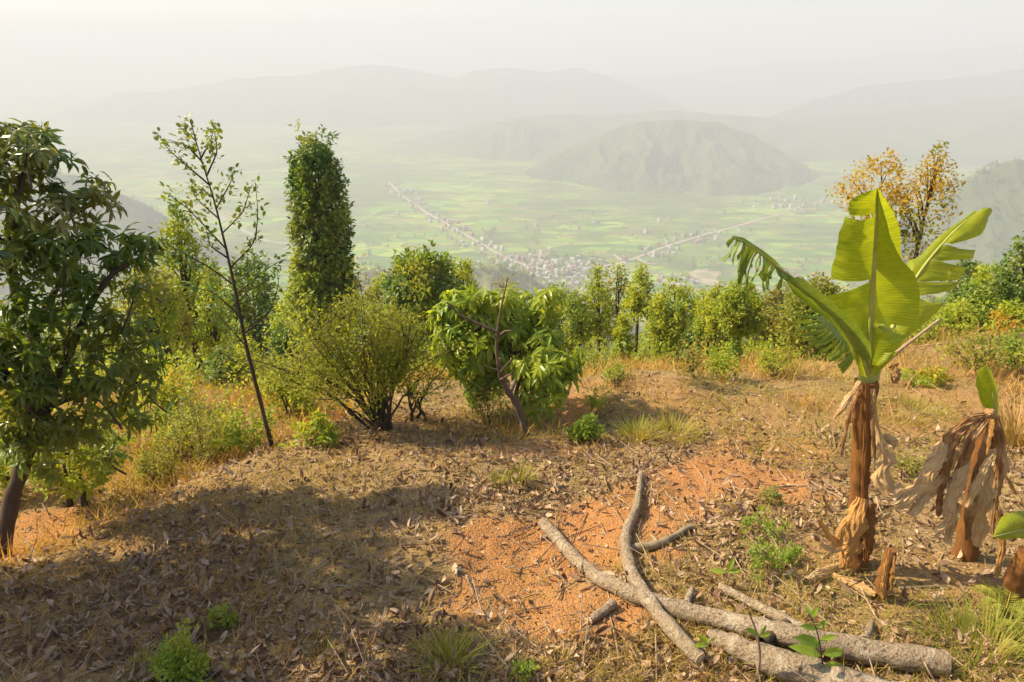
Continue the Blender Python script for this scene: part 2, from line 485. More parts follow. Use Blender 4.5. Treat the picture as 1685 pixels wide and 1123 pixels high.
# ------------------------------------------------------------------ hills
def hill_mat(name, c1, c2, sc):
    m, t, b, o = newmat(name)
    c = ramp(t, noise(t, sc, 6, .65), [c1, c2, c1], [.35, .55, .8])
    t.links.new(c, b.inputs['Base Color']); b.inputs['Roughness'].default_value = 1; b.inputs['Specular IOR Level'].default_value = .05
    return m
HM = hill_mat('wooded hill', (.05, .08, .03), (.10, .13, .045), .012)
HM2 = hill_mat('wooded ridge', (.025, .045, .025), (.06, .08, .035), .004)
HILLS = {}
def hill(ridge, Y, base, slope=.5, mat=HM, nr=220, nj=70, amp=.25, seed=1, gully=200., rough=0., grow=0, back=1.0):
    P = np.array([at(px, py, Y + dy) for px, py, dy in [(q + (0,))[:3] for q in ridge]])
    P = smooth_path(P, nr)
    along = P[-1] - P[0]; along[2] = 0; along = norm(along)
    across = np.array([-along[1], along[0], 0])
    if across[1] < 0: across = -across
    H = np.maximum(P[:, 2] - base, 0)
    i, j = np.arange(nr), np.linspace(-1, 1, nj)
    prof = (1 - np.abs(j)) ** 1.25
    wid = H / slope + 40 * (abs(Y) / 1000)
    X = P[:, None, 0] + across[0] * wid[:, None] * j[None] * np.where(j < 0, 1, back)
    Yy = P[:, None, 1] + across[1] * wid[:, None] * j[None] * np.where(j < 0, 1, back)
    Z = base - 6 + (H[:, None] + 6) * prof[None]
    nz = fbm(X / gully, Yy / gully, 5, seed)
    rdg = 1 - np.abs(fbm(X / gully * 1.7 + 5, Yy / gully * .8, 4, seed + 9)) * 2
    body = np.sin(np.pi * np.clip(1 - np.abs(j), 0, 1))[None]
    Z = Z + H[:, None] * amp * (.6 * nz + .5 * (rdg - .6)) * body + H[:, None] * .05 * fbm(X / gully * 4, Yy / gully * 4, 3, seed + 4) * (1 - np.abs(j))[None] ** .2
    if rough:
        Z = Z + rough * (vnoise(i[:, None] * 1.0 + 0 * j[None] * 9, j[None] * nj * .5 + 0 * i[:, None], seed + 2) - .5) * 2 * (H[:, None] > 5)
    a, b_ = np.meshgrid(np.arange(nr - 1), np.arange(nj - 1), indexing='ij')
    F = np.stack([a * nj + b_, (a + 1) * nj + b_, (a + 1) * nj + b_ + 1, a * nj + b_ + 1], -1).reshape(-1, 4)
    mb = MB(); V = np.stack([X, Yy, Z], -1)
    mb.add(V.reshape(-1, 3), F)
    tag(mb.build('hill', mat, smooth=True), kind='structure')
    return V

hill([(-420, 190), (-200, 215), (60, 200), (150, 168), (205, 148), (260, 152), (330, 140), (400, 128), (470, 124), (540, 113), (600, 105), (660, 110), (740, 127),
      (800, 113), (850, 112), (900, 118), (960, 112), (1010, 130), (1080, 155), (1160, 190), (1250, 240)], 4700, VALLEY, .48, HM2, 300, 70, .5, 3, 480)
hill([(700, 165), (850, 140), (980, 126), (1100, 124), (1200, 112), (1300, 100), (1400, 96), (1520, 82), (1600, 78), (1700, 66), (1850, 62), (2100, 90)], 6300, VALLEY, .45, HM2, 300, 60, .25, 5, 800)
hill([(1040, 290), (1140, 240), (1250, 200), (1340, 165), (1420, 142), (1520, 132), (1620, 122), (1720, 104), (1850, 95), (2050, 130)], 3900, VALLEY, .5, HM2, 300, 80, .55, 8, 360)
hill([(-100, 300), (100, 292), (260, 282), (380, 268), (480, 258), (560, 250), (640, 238), (720, 218), (800, 200), (900, 188), (1000, 190), (1100, 182), (1200, 188), (1300, 198), (1400, 190), (1500, 178), (1700, 155), (1950, 150)], 3150, VALLEY, .22, HM, 300, 70, .5, 41, 300)
hill([(640, 300), (700, 264), (760, 226), (820, 200), (870, 197), (920, 216), (980, 252), (1060, 290)], 2900, VALLEY, .55, HM, 200, 70, .55, 13, 200)
V4 = hill([(800, 312), (850, 292), (900, 262), (980, 226), (1040, 203), (1110, 194), (1180, 201), (1240, 223), (1300, 258), (1350, 290), (1420, 318)], 2300, VALLEY, .5, HM, 260, 100, .62, 17, 170, 3)
hill([(1350, 285), (1450, 258), (1560, 236), (1685, 216), (1800, 200), (2000, 205)], 2700, VALLEY, .5, HM, 240, 70, .3, 19, 260, 3)
V7 = hill([(1500, 352), (1545, 322), (1580, 300), (1640, 272), (1700, 256), (1800, 230), (1950, 215), (2150, 240)], 1150, VALLEY, .62, HM, 240, 90, .25, 23, 130, 2)
V8 = hill([(-160, 235), (20, 270), (120, 285), (180, 312), (230, 330), (290, 366), (350, 402), (430, 446), (520, 500)], 1250, VALLEY, .7, HM, 260, 70, .25, 29, 100, .6)
HM3 = hill_mat('scrubby foothill', (.11, .14, .035), (.20, .20, .07), .03)
V9 = hill([(470, 500), (530, 478), (590, 450), (640, 444), (700, 462), (760, 446), (810, 432), (850, 442), (900, 472), (980, 505), (1060, 545)], 780, VALLEY, .75, HM3, 220, 60, .25, 31, 60, 1)
V10 = hill([(1100, 560), (1200, 530), (1320, 515), (1450, 500), (1600, 470), (1750, 450)], 330, -250, .6, HM, 120, 40, .25, 37, 60, 1)

# ------------------------------------------------------------------ far woods: one mass each, every tree a small cloud of leaf clumps
def tree_cloud(n, h, r, seed, kind=0):
    g = np.random.default_rng(seed)
    t = g.random(n)
    rr = r * (np.sin(np.pi * (t * .8 + .15)) if kind == 0 else (1.05 - t))
    th = g.random(n) * 6.283
    P = np.stack([rr * np.cos(th) * np.sqrt(g.random(n)), rr * np.sin(th) * np.sqrt(g.random(n)), h * (.22 + .78 * t)], 1)
    m = MB(); scatter(m, LEAF2, P, norm(g.normal(size=(n, 3)) + [0, 0, -.2]), norm(g.normal(size=(n, 3)) * .6 + [0, 0, 1]), r * (.55 + .5 * g.random(n)))
    return np.concatenate(m.v), np.concatenate(m.f)
CL = [tree_cloud(34, 7.5, 2.0, 1, 1), tree_cloud(40, 6, 2.6, 2, 0), tree_cloud(30, 9, 1.6, 3, 1)]
CLB = [tree_cloud(110, 8, 2.1, 4, 1), tree_cloud(130, 6.5, 2.7, 5, 0)]
def woods(pts, name, label, scale, clouds=CL, mats=None, seed=1):
    g = np.random.default_rng(seed)
    mb = MB(); k = g.integers(0, len(clouds), len(pts)); mi = g.integers(0, 3, len(pts))
    for c in range(len(clouds)):
        for q in range(3):
            s = (k == c) & (mi == q)
            n = s.sum()
            if not n: continue
            th = g.random(n) * 6.283
            X = np.stack([np.cos(th), np.sin(th), 0 * th], 1)
            sc = scale * (.6 + .8 * g.random(n))
            scatter(mb, clouds[c], pts[s], X, np.tile([0, 0, 1.], (n, 1)), sc, q)
    o = mb.build(name, mats or [MAT['green_dark'], MAT['green_mid'], MAT['olive']])
    return tag(o, label, 'woods', kind='stuff')
def on_hill(V, n, seed, jmax=.55):
    g = np.random.default_rng(seed)
    nr, nj = V.shape[:2]
    i = g.random(n) * (nr - 2); j = g.random(n) * (nj * jmax - 2)
    i0, j0 = i.astype(int), j.astype(int)
    fi, fj = (i - i0)[:, None], (j - j0)[:, None]
    P = (V[i0, j0] * (1 - fi) + V[i0 + 1, j0] * fi) * (1 - fj) + (V[i0, j0 + 1] * (1 - fi) + V[i0 + 1, j0 + 1] * fi) * fj
    return P
woods(on_hill(V8, 1100, 3), 'ridge_woods', 'hazy wooded ridge falling away behind the big leafy tree', 1.0, CL)
woods(on_hill(V9, 1900, 4), 'foothill_woods', 'pale wooded foothill just above the village', 1.1, CL, [MAT['yellow_green'], MAT['green_mid'], MAT['olive']])
woods(on_hill(V7, 1400, 5), 'hillside_woods', 'dark wooded slope at the edge of the valley', 1.25)
woods(on_hill(V4, 1900, 6, .52), 'hill_woods', 'wooded round hill standing in the valley', .9, CL, [MAT['green_mid'], MAT['olive'], MAT['green_mid']])
woods(on_hill(V10, 500, 7), 'slope_woods', 'hazy treetops below the grassy terrace', 1.0, CL)
g = np.random.default_rng(12)
rr = 110 * np.exp(g.random(1500) * math.log(700 / 110)); aa = np.radians(-46 + 92 * g.random(1500))
px_, py_ = rr * np.sin(aa), rr * np.cos(aa)
pz_ = ground_h(px_, py_)
ok = pz_ > VALLEY + 8
woods(np.stack([px_, py_, pz_], 1)[ok], 'lower_woods', 'woods covering the slope down to the valley', .9, CL)

# ------------------------------------------------------------------ roads, riverbed, bare clearing, houses and trees on the valley floor
def val(px, py, dz=0):
    d = ray(px, py); p = d * (VALLEY / d[2]); p[2] = float(ground_h(p[:1], p[1:2])[0]) + dz
    return p
ROADM = plainmat('dusty road', (.46, .39, .30), (.38, .31, .24), .05)
CLEARM = plainmat('bare pale earth', (.44, .36, .26), (.20, .20, .08), .045)
RIVERM = plainmat('dry riverbed', (.34, .33, .24), (.28, .30, .18), .03)
def road(name, pts, width, dz, mat=ROADM):
    P = smooth_path(np.array([val(a, b) for a, b in pts]), 60)
    T = norm(np.gradient(P, axis=0)); N = np.stack([-T[:, 1], T[:, 0], 0 * T[:, 0]], 1)
    wv = width * .5 * (1 + .25 * fbm(np.arange(60) * .35, np.zeros(60), 3, 3))[:, None]
    L, Rr = P + N * wv, P - N * wv
    L[:, 2] = ground_h(L[:, 0], L[:, 1]) + dz; Rr[:, 2] = ground_h(Rr[:, 0], Rr[:, 1]) + dz
    i = np.arange(59)
    mb = MB(); mb.add(np.vstack([L, Rr]), np.stack([i, i + 60, i + 61, i + 1], 1))
    tag(mb.build(name, mat), kind='structure')
    return P
road('road', [(1302, 344), (1290, 352), (1240, 365), (1200, 377), (1165, 385), (1130, 396), (1090, 408), (1050, 424), (1030, 432), (990, 440), (950, 442), (900, 448)], 8, 1.0)
road('road', [(1030, 430), (1000, 450), (975, 470), (950, 492)], 13, 1.2)
road('road', [(640, 300), (660, 322), (700, 350), (750, 378), (785, 398), (830, 425), (880, 442), (930, 450)], 8, 1.0)
road('lane', [(1045, 424), (1062, 434), (1078, 436)], 6, 1.4)
road('lane', [(1062, 418), (1075, 425)], 6, 1.4)
road('lane', [(1040, 464), (1080, 467), (1130, 468)], 7, 1.0)
road('lane', [(1190, 468), (1240, 474), (1300, 486)], 7, 1.0)
road('lane', [(965, 438), (975, 426), (1000, 432)], 6, 1.6)
road('lane', [(1010, 420), (1022, 430)], 6, 1.6)
road('riverbed', [(350, 350), (400, 380), (440, 398), (480, 402)], 12, .8, RIVERM)
road('riverbed', [(465, 412), (500, 396), (560, 380), (620, 350)], 8, .9, RIVERM)
mb = MB()
cc = [val(a, b) for a, b in ((1132, 450), (1145, 444), (1165, 442), (1185, 450), (1182, 462), (1190, 472), (1172, 474), (1160, 468), (1148, 466), (1140, 458))]
cc = np.array(cc); mid = cc.mean(0)
ang = np.linspace(0, 2 * np.pi, 40, endpoint=False)
rim = smooth_path(np.vstack([cc, cc[:1]]), 41)[:-1]; rim = mid + (rim - mid) * (1 + .35 * fbm(np.arange(40) * .6, np.zeros(40), 3, 8))[:, None]
VV = np.vstack([rim, mid]); VV[:, 2] = ground_h(VV[:, 0], VV[:, 1]) + .7
mb.add(VV, np.stack([np.arange(40), np.roll(np.arange(40), -1), np.full(40, 40)], 1))
tag(mb.build('clearing', CLEARM), kind='structure')

WALLS = [plainmat('cream plaster', (.50, .45, .37), (.42, .37, .30), .4), plainmat('brick wall', (.36, .19, .13), (.30, .15, .10), .4), plainmat('white plaster', (.66, .64, .58), (.55, .52, .46), .4)]
ROOFS = [plainmat('grey tin roof', (.42, .42, .41), (.33, .33, .33), .5), plainmat('rusty tin roof', (.36, .20, .14), (.28, .14, .09), .5), plainmat('concrete roof', (.46, .43, .38), (.38, .35, .31), .5)]
def house_mesh(wm, rm, L, W, H, flat):
    mb = MB()
    c = np.array([[-L, -W, -2], [L, -W, -2], [L, W, -2], [-L, W, -2], [-L, -W, H], [L, -W, H], [L, W, H], [-L, W, H]]) * [.5, .5, 1]
    mb.add(c, [[0, 1, 5, 4], [1, 2, 6, 5], [2, 3, 7, 6], [3, 0, 4, 7]], 0)
    a = .5 * L + .5; b = .5 * W + .5
    if flat:
        for z0, z1, k in ((H, H + .35, 1.0), (H + .35, H + 2.6, .42)):
            q = np.array([[-a, -b, z0], [a, -b, z0], [a, b, z0], [-a, b, z0], [-a, -b, z1], [a, -b, z1], [a, b, z1], [-a, b, z1]]) * [k, k, 1]
            mb.add(q, [[0, 1, 5, 4], [1, 2, 6, 5], [2, 3, 7, 6], [3, 0, 4, 7], [4, 5, 6, 7]], 1 if k == 1.0 else 0)
    else:
        h = H + .32 * W
        mb.add([[-a, -b, H - .2], [a, -b, H - .2], [a, 0, h], [-a, 0, h], [-a, b, H - .2], [a, b, H - .2]], [[0, 1, 2, 3], [3, 2, 5, 4]], 1)
        mb.add([[-L / 2, -W / 2, H], [-L / 2, W / 2, H], [-L / 2, 0, h - .1], [L / 2, -W / 2, H], [L / 2, W / 2, H], [L / 2, 0, h - .1]], [[0, 2, 1], [3, 4, 5]], 0)
    # rows of dark window openings standing proud of the long walls
    for s in (-1, 1):
        for fl in range(int(H // 3)):
            for kx in (-.3, 0, .3):
                z = fl * 3 + 1; y = s * (W / 2 + .03)
                mb.add([[kx * L - .5, y, z], [kx * L + .5, y, z], [kx * L + .5, y, z + 1.3], [kx * L - .5, y, z + 1.3]], [[0, 1, 2, 3]], 2)
    return mb.mesh('village_house', [wm, rm, WINM])
WINM = plainmat('dark window', (.04, .045, .05))
HOUSES = []
for k, (wi, ri, L, W, H, fl, txt) in enumerate(((0, 0, 10, 6.5, 5.5, False, 'cream house with a grey tin roof'), (1, 1, 9, 6, 5, False, 'brick house with a rusty red roof'),
        (2, 2, 9, 8, 8.5, True, 'white flat-roofed house'), (0, 2, 8, 7, 6.5, True, 'cream flat-roofed house'), (2, 0, 15, 7, 4.5, False, 'long white shed with a grey tin roof'), (1, 2, 8, 8, 9.5, True, 'tall brick flat-roofed house'))):
    HOUSES.append((house_mesh(WALLS[wi], ROOFS[ri], L, W, H, fl), txt))
gH = random.Random(5)
HP = []
def strip(pts, n, spread, where, grp, ang=0):
    P = smooth_path(np.array([val(a, b) for a, b in pts]), 50)
    T = norm(np.gradient(P, axis=0))
    tries = 0; made = 0
    while made < n and tries < n * 30:
        tries += 1
        i = gH.randrange(50); s = gH.choice((-1, 1)) * (7 + abs(gH.gauss(0, spread)))
        x = P[i, 0] - T[i, 1] * s; y = P[i, 1] + T[i, 0] * s
        if any((x - a) ** 2 + (y - b) ** 2 < 60 for a, b in HP): continue
        HP.append((x, y)); made += 1
        me, txt = HOUSES[gH.choices(range(6), (5, 3, 4, 4, 1.2, 2))[0]]
        o = bpy.data.objects.new('village_house', me); COL.objects.link(o)
        o.location = (x, y, gh(x, y)); o.rotation_euler = (0, 0, math.atan2(T[i, 1], T[i, 0]) + gH.choice((0, 0, 1.57)) + gH.uniform(-.15, .15))
        k = gH.uniform(.62, 1.0); o.scale = (k, k, k * gH.uniform(.9, 1.1))
        tag(o, txt + ' ' + where, 'house', grp + ', ' + txt)
strip([(640, 303), (700, 350), (750, 378), (785, 398), (830, 425)], 75, 12, 'on the far ribbon road', 'houses along the far ribbon road')
strip([(830, 425), (880, 440), (930, 452), (990, 455)], 95, 42, 'in the dense middle village', 'houses of the middle village')
strip([(850, 460), (900, 466), (960, 462)], 30, 30, 'at the near village edge', 'houses at the near edge of the village')
strip([(1250, 330), (1290, 345), (1320, 338), (1380, 335)], 28, 40, 'in the far hamlet', 'houses of the far hamlet')
strip([(1060, 420), (1110, 400), (1150, 392), (1200, 378)], 26, 14, 'beside the straight pale road', 'houses along the straight pale road')
strip([(1080, 460), (1110, 465), (1140, 470)], 14, 14, 'beside the bare clearing', 'houses beside the clearing')
strip([(1280, 445), (1320, 452), (1345, 470)], 10, 16, 'in the cluster behind the torn banana leaf', 'houses behind the torn banana leaf')
strip([(860, 385), (1000, 360), (1150, 410), (700, 330)], 14, 90, 'alone among the green fields', 'houses scattered in the fields')
g = np.random.default_rng(33)
tp = []
for k in range(900):
    px, py = g.uniform(560, 1690), 300 + 190 * g.random() ** .8
    p = val(px, py); c = fbm(np.array([p[0] / 160]), np.array([p[1] / 160]), 3, 77)[0]
    near_house = min(((p[0] - a) ** 2 + (p[1] - b) ** 2) for a, b in HP) < 900
    if c > .12 or (near_house and g.random() < .8): tp.append(p)
woods(np.array(tp), 'valley_trees', 'tree clumps dotted among the valley fields and houses', 1.3, CL, [MAT['green_dark'], MAT['green_dark'], MAT['green_mid']])

# ------------------------------------------------------------------ the air
mb = MB()
x0, x1, y0, y1, z0, z1 = -9500, 9500, -900, 9400, VALLEY - 30, 210
c = np.array([[x0, y0, z0], [x1, y0, z0], [x1, y1, z0], [x0, y1, z0], [x0, y0, z1], [x1, y0, z1], [x1, y1, z1], [x0, y1, z1]], float)
mb.add(c, [[0, 3, 2, 1], [4, 5, 6, 7], [0, 1, 5, 4], [1, 2, 6, 5], [2, 3, 7, 6], [3, 0, 4, 7]])
hm = bpy.data.materials.new('haze'); hm.use_nodes = True
t = hm.node_tree; t.nodes.remove(t.nodes['Principled BSDF'])
pv = t.nodes.new('ShaderNodeVolumePrincipled')
pv.inputs['Color'].default_value = (.625, .645, .715, 1)
pv.inputs['Density'].default_value = .00055
pv.inputs['Anisotropy'].default_value = .05
t.links.new(pv.outputs[0], t.nodes['Material Output'].inputs['Volume'])
tag(mb.build('haze', hm), kind='stuff')
# ------------------------------------------------------------------ trees and shrubs
def grow_crown(g, bot, top, prof, n, lumpy=1.0):
    """cluster centres and outward directions round the axis bot -> top; prof = [(t, radius)]"""
    pt = np.array([p[0] for p in prof]); pr = np.array([p[1] for p in prof])
    tt = np.linspace(pt[0], pt[-1], 200); w_ = np.interp(tt, pt, pr) + .05 * pr.max()
    t = g.choice(tt, n, p=w_ / w_.sum()) + g.normal(0, .012, n)
    r = np.interp(t, pt, pr)
    th = g.random(n) * 2 * np.pi
    s0 = g.integers(0, 999)
    lump = .72 + .62 * vnoise(th * 1.1 + 7, t * 7, s0) * (.6 + .8 * vnoise(np.cos(th) * 2 + 5, t * 15, s0 + 1))
    lump = 1 + (lump - 1) * lumpy - .1 * (1 - lumpy)
    rad = r * lump * np.sqrt(.18 + .82 * g.random(n))
    ax = bot + (top - bot) * t[:, None]
    o = np.stack([np.cos(th), np.sin(th), .35 + .9 * (t - .5)], 1)
    c = ax + np.stack([np.cos(th) * rad, np.sin(th) * rad, g.normal(0, .04, n) * np.linalg.norm(top - bot)], 1)
    return c, norm(o)

def leaf_clumps(mb, g, C, O, k, cr, size, droop=.25, tpl=LEAF2, mat=0):
    n = len(C) * k
    p = np.repeat(C, k, 0) + unit(n, g) * cr * (g.random(n) ** .5)[:, None]
    o = np.repeat(O, k, 0)
    X = norm(o * .55 + unit(n, g) * .9 + [0, 0, -droop])
    Z = norm(np.array([0, 0, .75]) + o * .35 + unit(n, g) * .55)
    scatter(mb, tpl, p, X, Z, size * (.65 + .7 * g.random(n)), mat)

def limbs(mb, g, base, bot, top, C, r0, nl, n=6, fork=.25):
    """trunk and limbs reaching towards the clumps"""
    pts = smooth_path(np.array([base, base * .6 + bot * .4 + g.normal(0, r0 * .8, 3), bot, bot * .45 + top * .55 + g.normal(0, r0 * 1.2, 3), top * .97 + bot * .03]), 14)
    tube(mb, pts, np.linspace(r0, r0 * .14, 14) * np.concatenate([[1.35, 1.1], np.ones(12)]), n, rough=.25, seed=int(g.integers(99)))
    L = np.linalg.norm(top - bot)
    for i in g.choice(len(C), min(nl, len(C)), replace=False):
        c = C[i]
        d = (c - bot) @ (top - bot) / L ** 2
        f = np.clip(d - fork - .1 * g.random(), 0.02, .93)
        st = bot + (top - bot) * f
        mid = st * .5 + c * .5 + np.array([0, 0, .08 * L * g.random()]) - [0, 0, .03 * L]
        r1 = r0 * (.42 * (1 - f) + .12)
        tube(mb, smooth_path(np.array([st, mid, c]), 6), np.linspace(r1, r1 * .25, 6), 4)

def tree(name, label, cat, top, bot, Y, prof, mat, leaf=.14, n=240, k=12, cr=.3, droop=.25, r0=None, nl=14, bark='bark_dark', group=None, seed=1, tpl=LEAF2, base_dx=0, second=None, trunks=None, lumpy=1.0):
    g = np.random.default_rng(seed)
    T, B = at(top[0], top[1], Y), at(bot[0], bot[1], Y)
    s = pxm(bot[0], (top[1] + bot[1]) / 2, Y)
    bx, by = B[0] + base_dx * s, Y
    base = np.array([bx, by, gh(bx, by) - .05])
    root = empty(name, base, label, cat, group)
    P = [(t, h * s) for t, h in prof]
    n, leaf, cr = int(n * 1.25), leaf * .80, cr * .62
    C, O = grow_crown(g, B, T, P, n, lumpy)
    r0 = r0 or .012 * (T[2] - base[2]) + .02
    mb = MB()
    if trunks:
        for (dx, dxt) in trunks:
            q = base + [dx * s, 0, 0]; q[2] = gh(q[0], q[1]) - .05
            m_ = B * .4 + T * .6 + [dxt * s, 0, 0]
            near_ = np.argsort(np.linalg.norm(C - m_, axis=1))[:max(8, len(C) // len(trunks))]
            limbs(mb, g, q, B * .9 + q * .1 + [dxt * s * .5, 0, 0], m_ * .4 + T * .6 + [dxt * s * .3, 0, 0], C[near_], r0, max(4, nl // len(trunks)))
    else:
        limbs(mb, g, base, B, T, C, r0, nl)
    mb.build('trunk', MAT[bark], root, smooth=True)
    mb = MB()
    mats = [MAT[mat]] + ([MAT[second[0]]] if second else [])
    if second:
        q = vnoise(C[:, 0] / (cr * 3), C[:, 2] / (cr * 3), seed) < second[1]
        leaf_clumps(mb, g, C[~q], O[~q], k, cr, leaf, droop, tpl, 0)
        leaf_clumps(mb, g, C[q], O[q], k, cr, leaf, droop, tpl, 1)
    else:
        leaf_clumps(mb, g, C, O, k, cr, leaf, droop, tpl, 0)
    mb.build('crown', mats, root)
    return root

CONE = lambda w: [(0, w * .75), (.12, w), (.35, w * .85), (.6, w * .6), (.85, w * .3), (1, w * .08)]
COLM = lambda w: [(0, w * .6), (.1, w * .95), (.5, w), (.8, w * .85), (.95, w * .5), (1, w * .15)]
BALL = lambda w: [(0, w * .35), (.15, w * .8), (.45, w), (.75, w * .85), (.93, w * .45), (1, w * .12)]

# --- tall pillar tree and its neighbours
tree('pillar_tree', 'tall dense dark green pillar-shaped tree standing alone against the hazy valley', 'tree', (515, 240), (540, 548), 17,
     [(0, 28), (.06, 50), (.15, 62), (.28, 55), (.45, 51), (.6, 46), (.75, 42), (.88, 38), (.95, 32), (1, 18)], 'green_dark', .17, 1050, 15, .24, .45, .16, 30, seed=3, second=('green_mid', .5), lumpy=.6)
tree('round_tree', 'round dark green tree with a thick trunk behind the lopped mango tree', 'tree', (690, 418), (700, 570), 14,
     [(0, 34), (.15, 68), (.45, 72), (.65, 60), (.85, 46), (1, 18)], 'green_dark', .14, 520, 14, .26, .2, .20, 16, seed=4, second=('green_mid', .55), base_dx=14)
tree('bushy_tree', 'low olive-yellow tree crowding the left side of the round dark tree', 'tree', (640, 455), (640, 570), 15.5, BALL(40), 'olive', .12, 220, 12, .25, .2, .09, 10, seed=41, second=('yellow_green', .5))
tree('conical_tree', 'bright yellow-green cone-shaped tree right of the big shady tree', 'tree', (288, 338), (318, 560), 15, [(0, 34), (.15, 48), (.35, 50), (.6, 36), (.8, 22), (.95, 10), (1, 3)],
     'yellow_green', .12, 480, 12, .24, .25, .08, 24, seed=5, second=('green_mid', .35), trunks=[(-10, 0), (14, 6)])
tree('slim_trunked_tree', 'yellow-green tree with several bare slanting trunks at the shady tree', 'tree', (232, 440), (262, 560), 11.5, BALL(42), 'yellow_green', .10, 200, 11, .22, .3, .055, 14, seed=6,
     second=('rusty_green', .4), trunks=[(-22, -12), (-8, 0), (10, 8), (22, 18)])
tree('slender_tree', 'pale slender tree with two thin dark trunks just right of the big shady tree', 'tree', (268, 452), (288, 585), 13, [(0, 16), (.3, 30), (.6, 30), (.85, 18), (1, 5)], 'yellow_green', .10, 150, 11, .22, .3, .05, 16, seed=51, second=('pale_green', .4), trunks=[(-16, -4), (6, 6)])
tree('slender_tree', 'pale yellow-green slender tree peeping over the right shoulder of the shady tree', 'tree', (238, 425), (256, 580), 15, [(0, 14), (.3, 26), (.6, 26), (.85, 15), (1, 4)], 'yellow_green', .11, 140, 11, .22, .3, .05, 14, seed=55, second=('rusty_green', .3), trunks=[(-8, -4), (8, 6)])
tree('slender_tree', 'light green slender tree left of the thin bare sapling', 'tree', (345, 440), (354, 585), 13.5, [(0, 14), (.3, 28), (.6, 28), (.85, 16), (1, 5)], 'yellow_green', .10, 140, 11, .22, .3, .05, 16, seed=52, second=('green_mid', .5), trunks=[(-10, -6), (10, 8)])
tree('slender_tree', 'bright slender tree with bare lower stem right of the broad soft tree', 'tree', (1180, 470), (1178, 545), 14, [(0, 10), (.3, 18), (.6, 18), (.85, 11), (1, 3)], 'yellow_green', .10, 110, 10, .18, .3, .04, 14, seed=53)
tree('slender_tree', 'light green slender tree left of the slender pair', 'tree', (952, 480), (955, 560), 14.5, [(0, 14), (.3, 24), (.6, 22), (.85, 12), (1, 3)], 'yellow_green', .10, 140, 10, .2, .3, .045, 14, seed=54, second=('green_mid', .4))
tree('dark_round_tree', 'soft dark green tree showing behind the thin bare sapling', 'tree', (408, 424), (412, 590), 24, [(0, 20), (.15, 36), (.4, 46), (.7, 36), (.9, 20), (1, 6)], 'green_dark', .22, 380, 12, .42, .3, .13, 14, seed=7, second=('green_mid', .4))
tree('pale_tree', 'pale yellow-green tree glowing between sapling and pillar tree', 'tree', (478, 488), (482, 600), 19, BALL(30), 'yellow_green', .16, 170, 11, .3, .3, .06, 8, seed=8)
tree('dark_bushy_tree', 'small dark bushy tree low down beneath the pale glowing tree', 'tree', (468, 540), (470, 600), 17, BALL(24), 'green_dark', .14, 130, 11, .22, .3, .06, 6, seed=81)
tree('gnarled_tree', 'gnarled dark tree with knobbly trunk beside the thin sapling', 'tree', (372, 572), (385, 665), 9.6, [(0, 14), (.3, 40), (.6, 44), (.85, 30), (1, 10)], 'green_dark', .085, 150, 11, .13, .15, .075, 14, seed=9, second=('olive', .45), base_dx=24)
tree('yellow_tree', 'narrow bright yellow tree peeping over the round dark tree', 'tree', (757, 428), (762, 520), 18, COLM(22), 'yellow_green', .13, 160, 11, .24, .2, .06, 6, seed=10)
tree('bare_brown_tree', 'small brown twiggy tree rising behind the mango crown', 'tree', (833, 458), (838, 520), 16, BALL(24), 'rusty_green', .07, 90, 7, .25, .2, .05, 26, seed=11)
tree('rusty_tree', 'loose rusty green tree behind the right side of the mango', 'tree', (918, 474), (925, 600), 16, [(0, 26), (.3, 50), (.6, 46), (.85, 28), (1, 8)], 'rusty_green', .13, 300, 11, .3, .25, .09, 14, seed=12, second=('green_mid', .4))
tree('slender_tree', 'slender pale green tree, left of the two standing close together', 'tree', (983, 440), (986, 565), 15, [(0, 14), (.2, 22), (.45, 22), (.7, 17), (.9, 9), (1, 3)], 'yellow_green', .10, 170, 10, .2, .3, .05, 24, seed=13, second=('rusty_green', .3), lumpy=1.5)
tree('slender_tree', 'slender thin tree with rusty tip, right of the two standing close together', 'tree', (1017, 436), (1016, 560), 15.5, [(0, 10), (.2, 16), (.5, 20), (.8, 18), (.93, 11), (1, 3)], 'yellow_green', .10, 130, 9, .2, .3, .045, 24, seed=14, second=('rusty_green', .55), lumpy=1.5)
tree('conifer_like_tree', 'narrow pointed tree with bare dark lower trunk beside the slender pair', 'tree', (1056, 438), (1050, 520), 14, [(0, 19), (.25, 22), (.5, 16), (.8, 8), (1, 2)], 'yellow_green', .10, 130, 10, .18, .25, .05, 16, seed=15, second=('green_mid', .3), lumpy=1.4)
tree('leafy_pillar', 'leaf-covered stump like a green pillar under the pointed tree', 'tree', (1026, 520), (1024, 592), 12, COLM(14), 'yellow_green', .075, 150, 10, .10, .4, .05, 4, seed=16)
tree('leafy_pillar', 'leaf-wrapped trunk with a bushy head in front of the broad green tree', 'tree', (1086, 490), (1084, 600), 12.5, [(0, 9), (.3, 10), (.5, 14), (.7, 21), (.9, 16), (1, 5)], 'green_mid', .075, 240, 10, .11, .4, .05, 6, seed=17, second=('yellow_green', .5))
tree('leafy_pillar', 'leaning leaf-covered trunk right of the bushy-headed one', 'tree', (1120, 500), (1100, 600), 12.3, COLM(16), 'yellow_green', .075, 230, 10, .11, .4, .05, 6, seed=18, second=('green_mid', .5))
tree('broad_tree', 'broad soft green tree behind the leaf-wrapped trunks', 'tree', (1112, 468), (1108, 590), 20, BALL(42), 'green_mid', .16, 260, 12, .36, .25, .1, 12, seed=19, second=('yellow_green', .4))
tree('dark_bushy_tree', 'dark green bushy tree low between leaf-wrapped trunks and the mop-headed tree', 'tree', (1150, 530), (1150, 600), 17, BALL(30), 'green_dark', .14, 200, 12, .26, .25, .08, 8, seed=20)
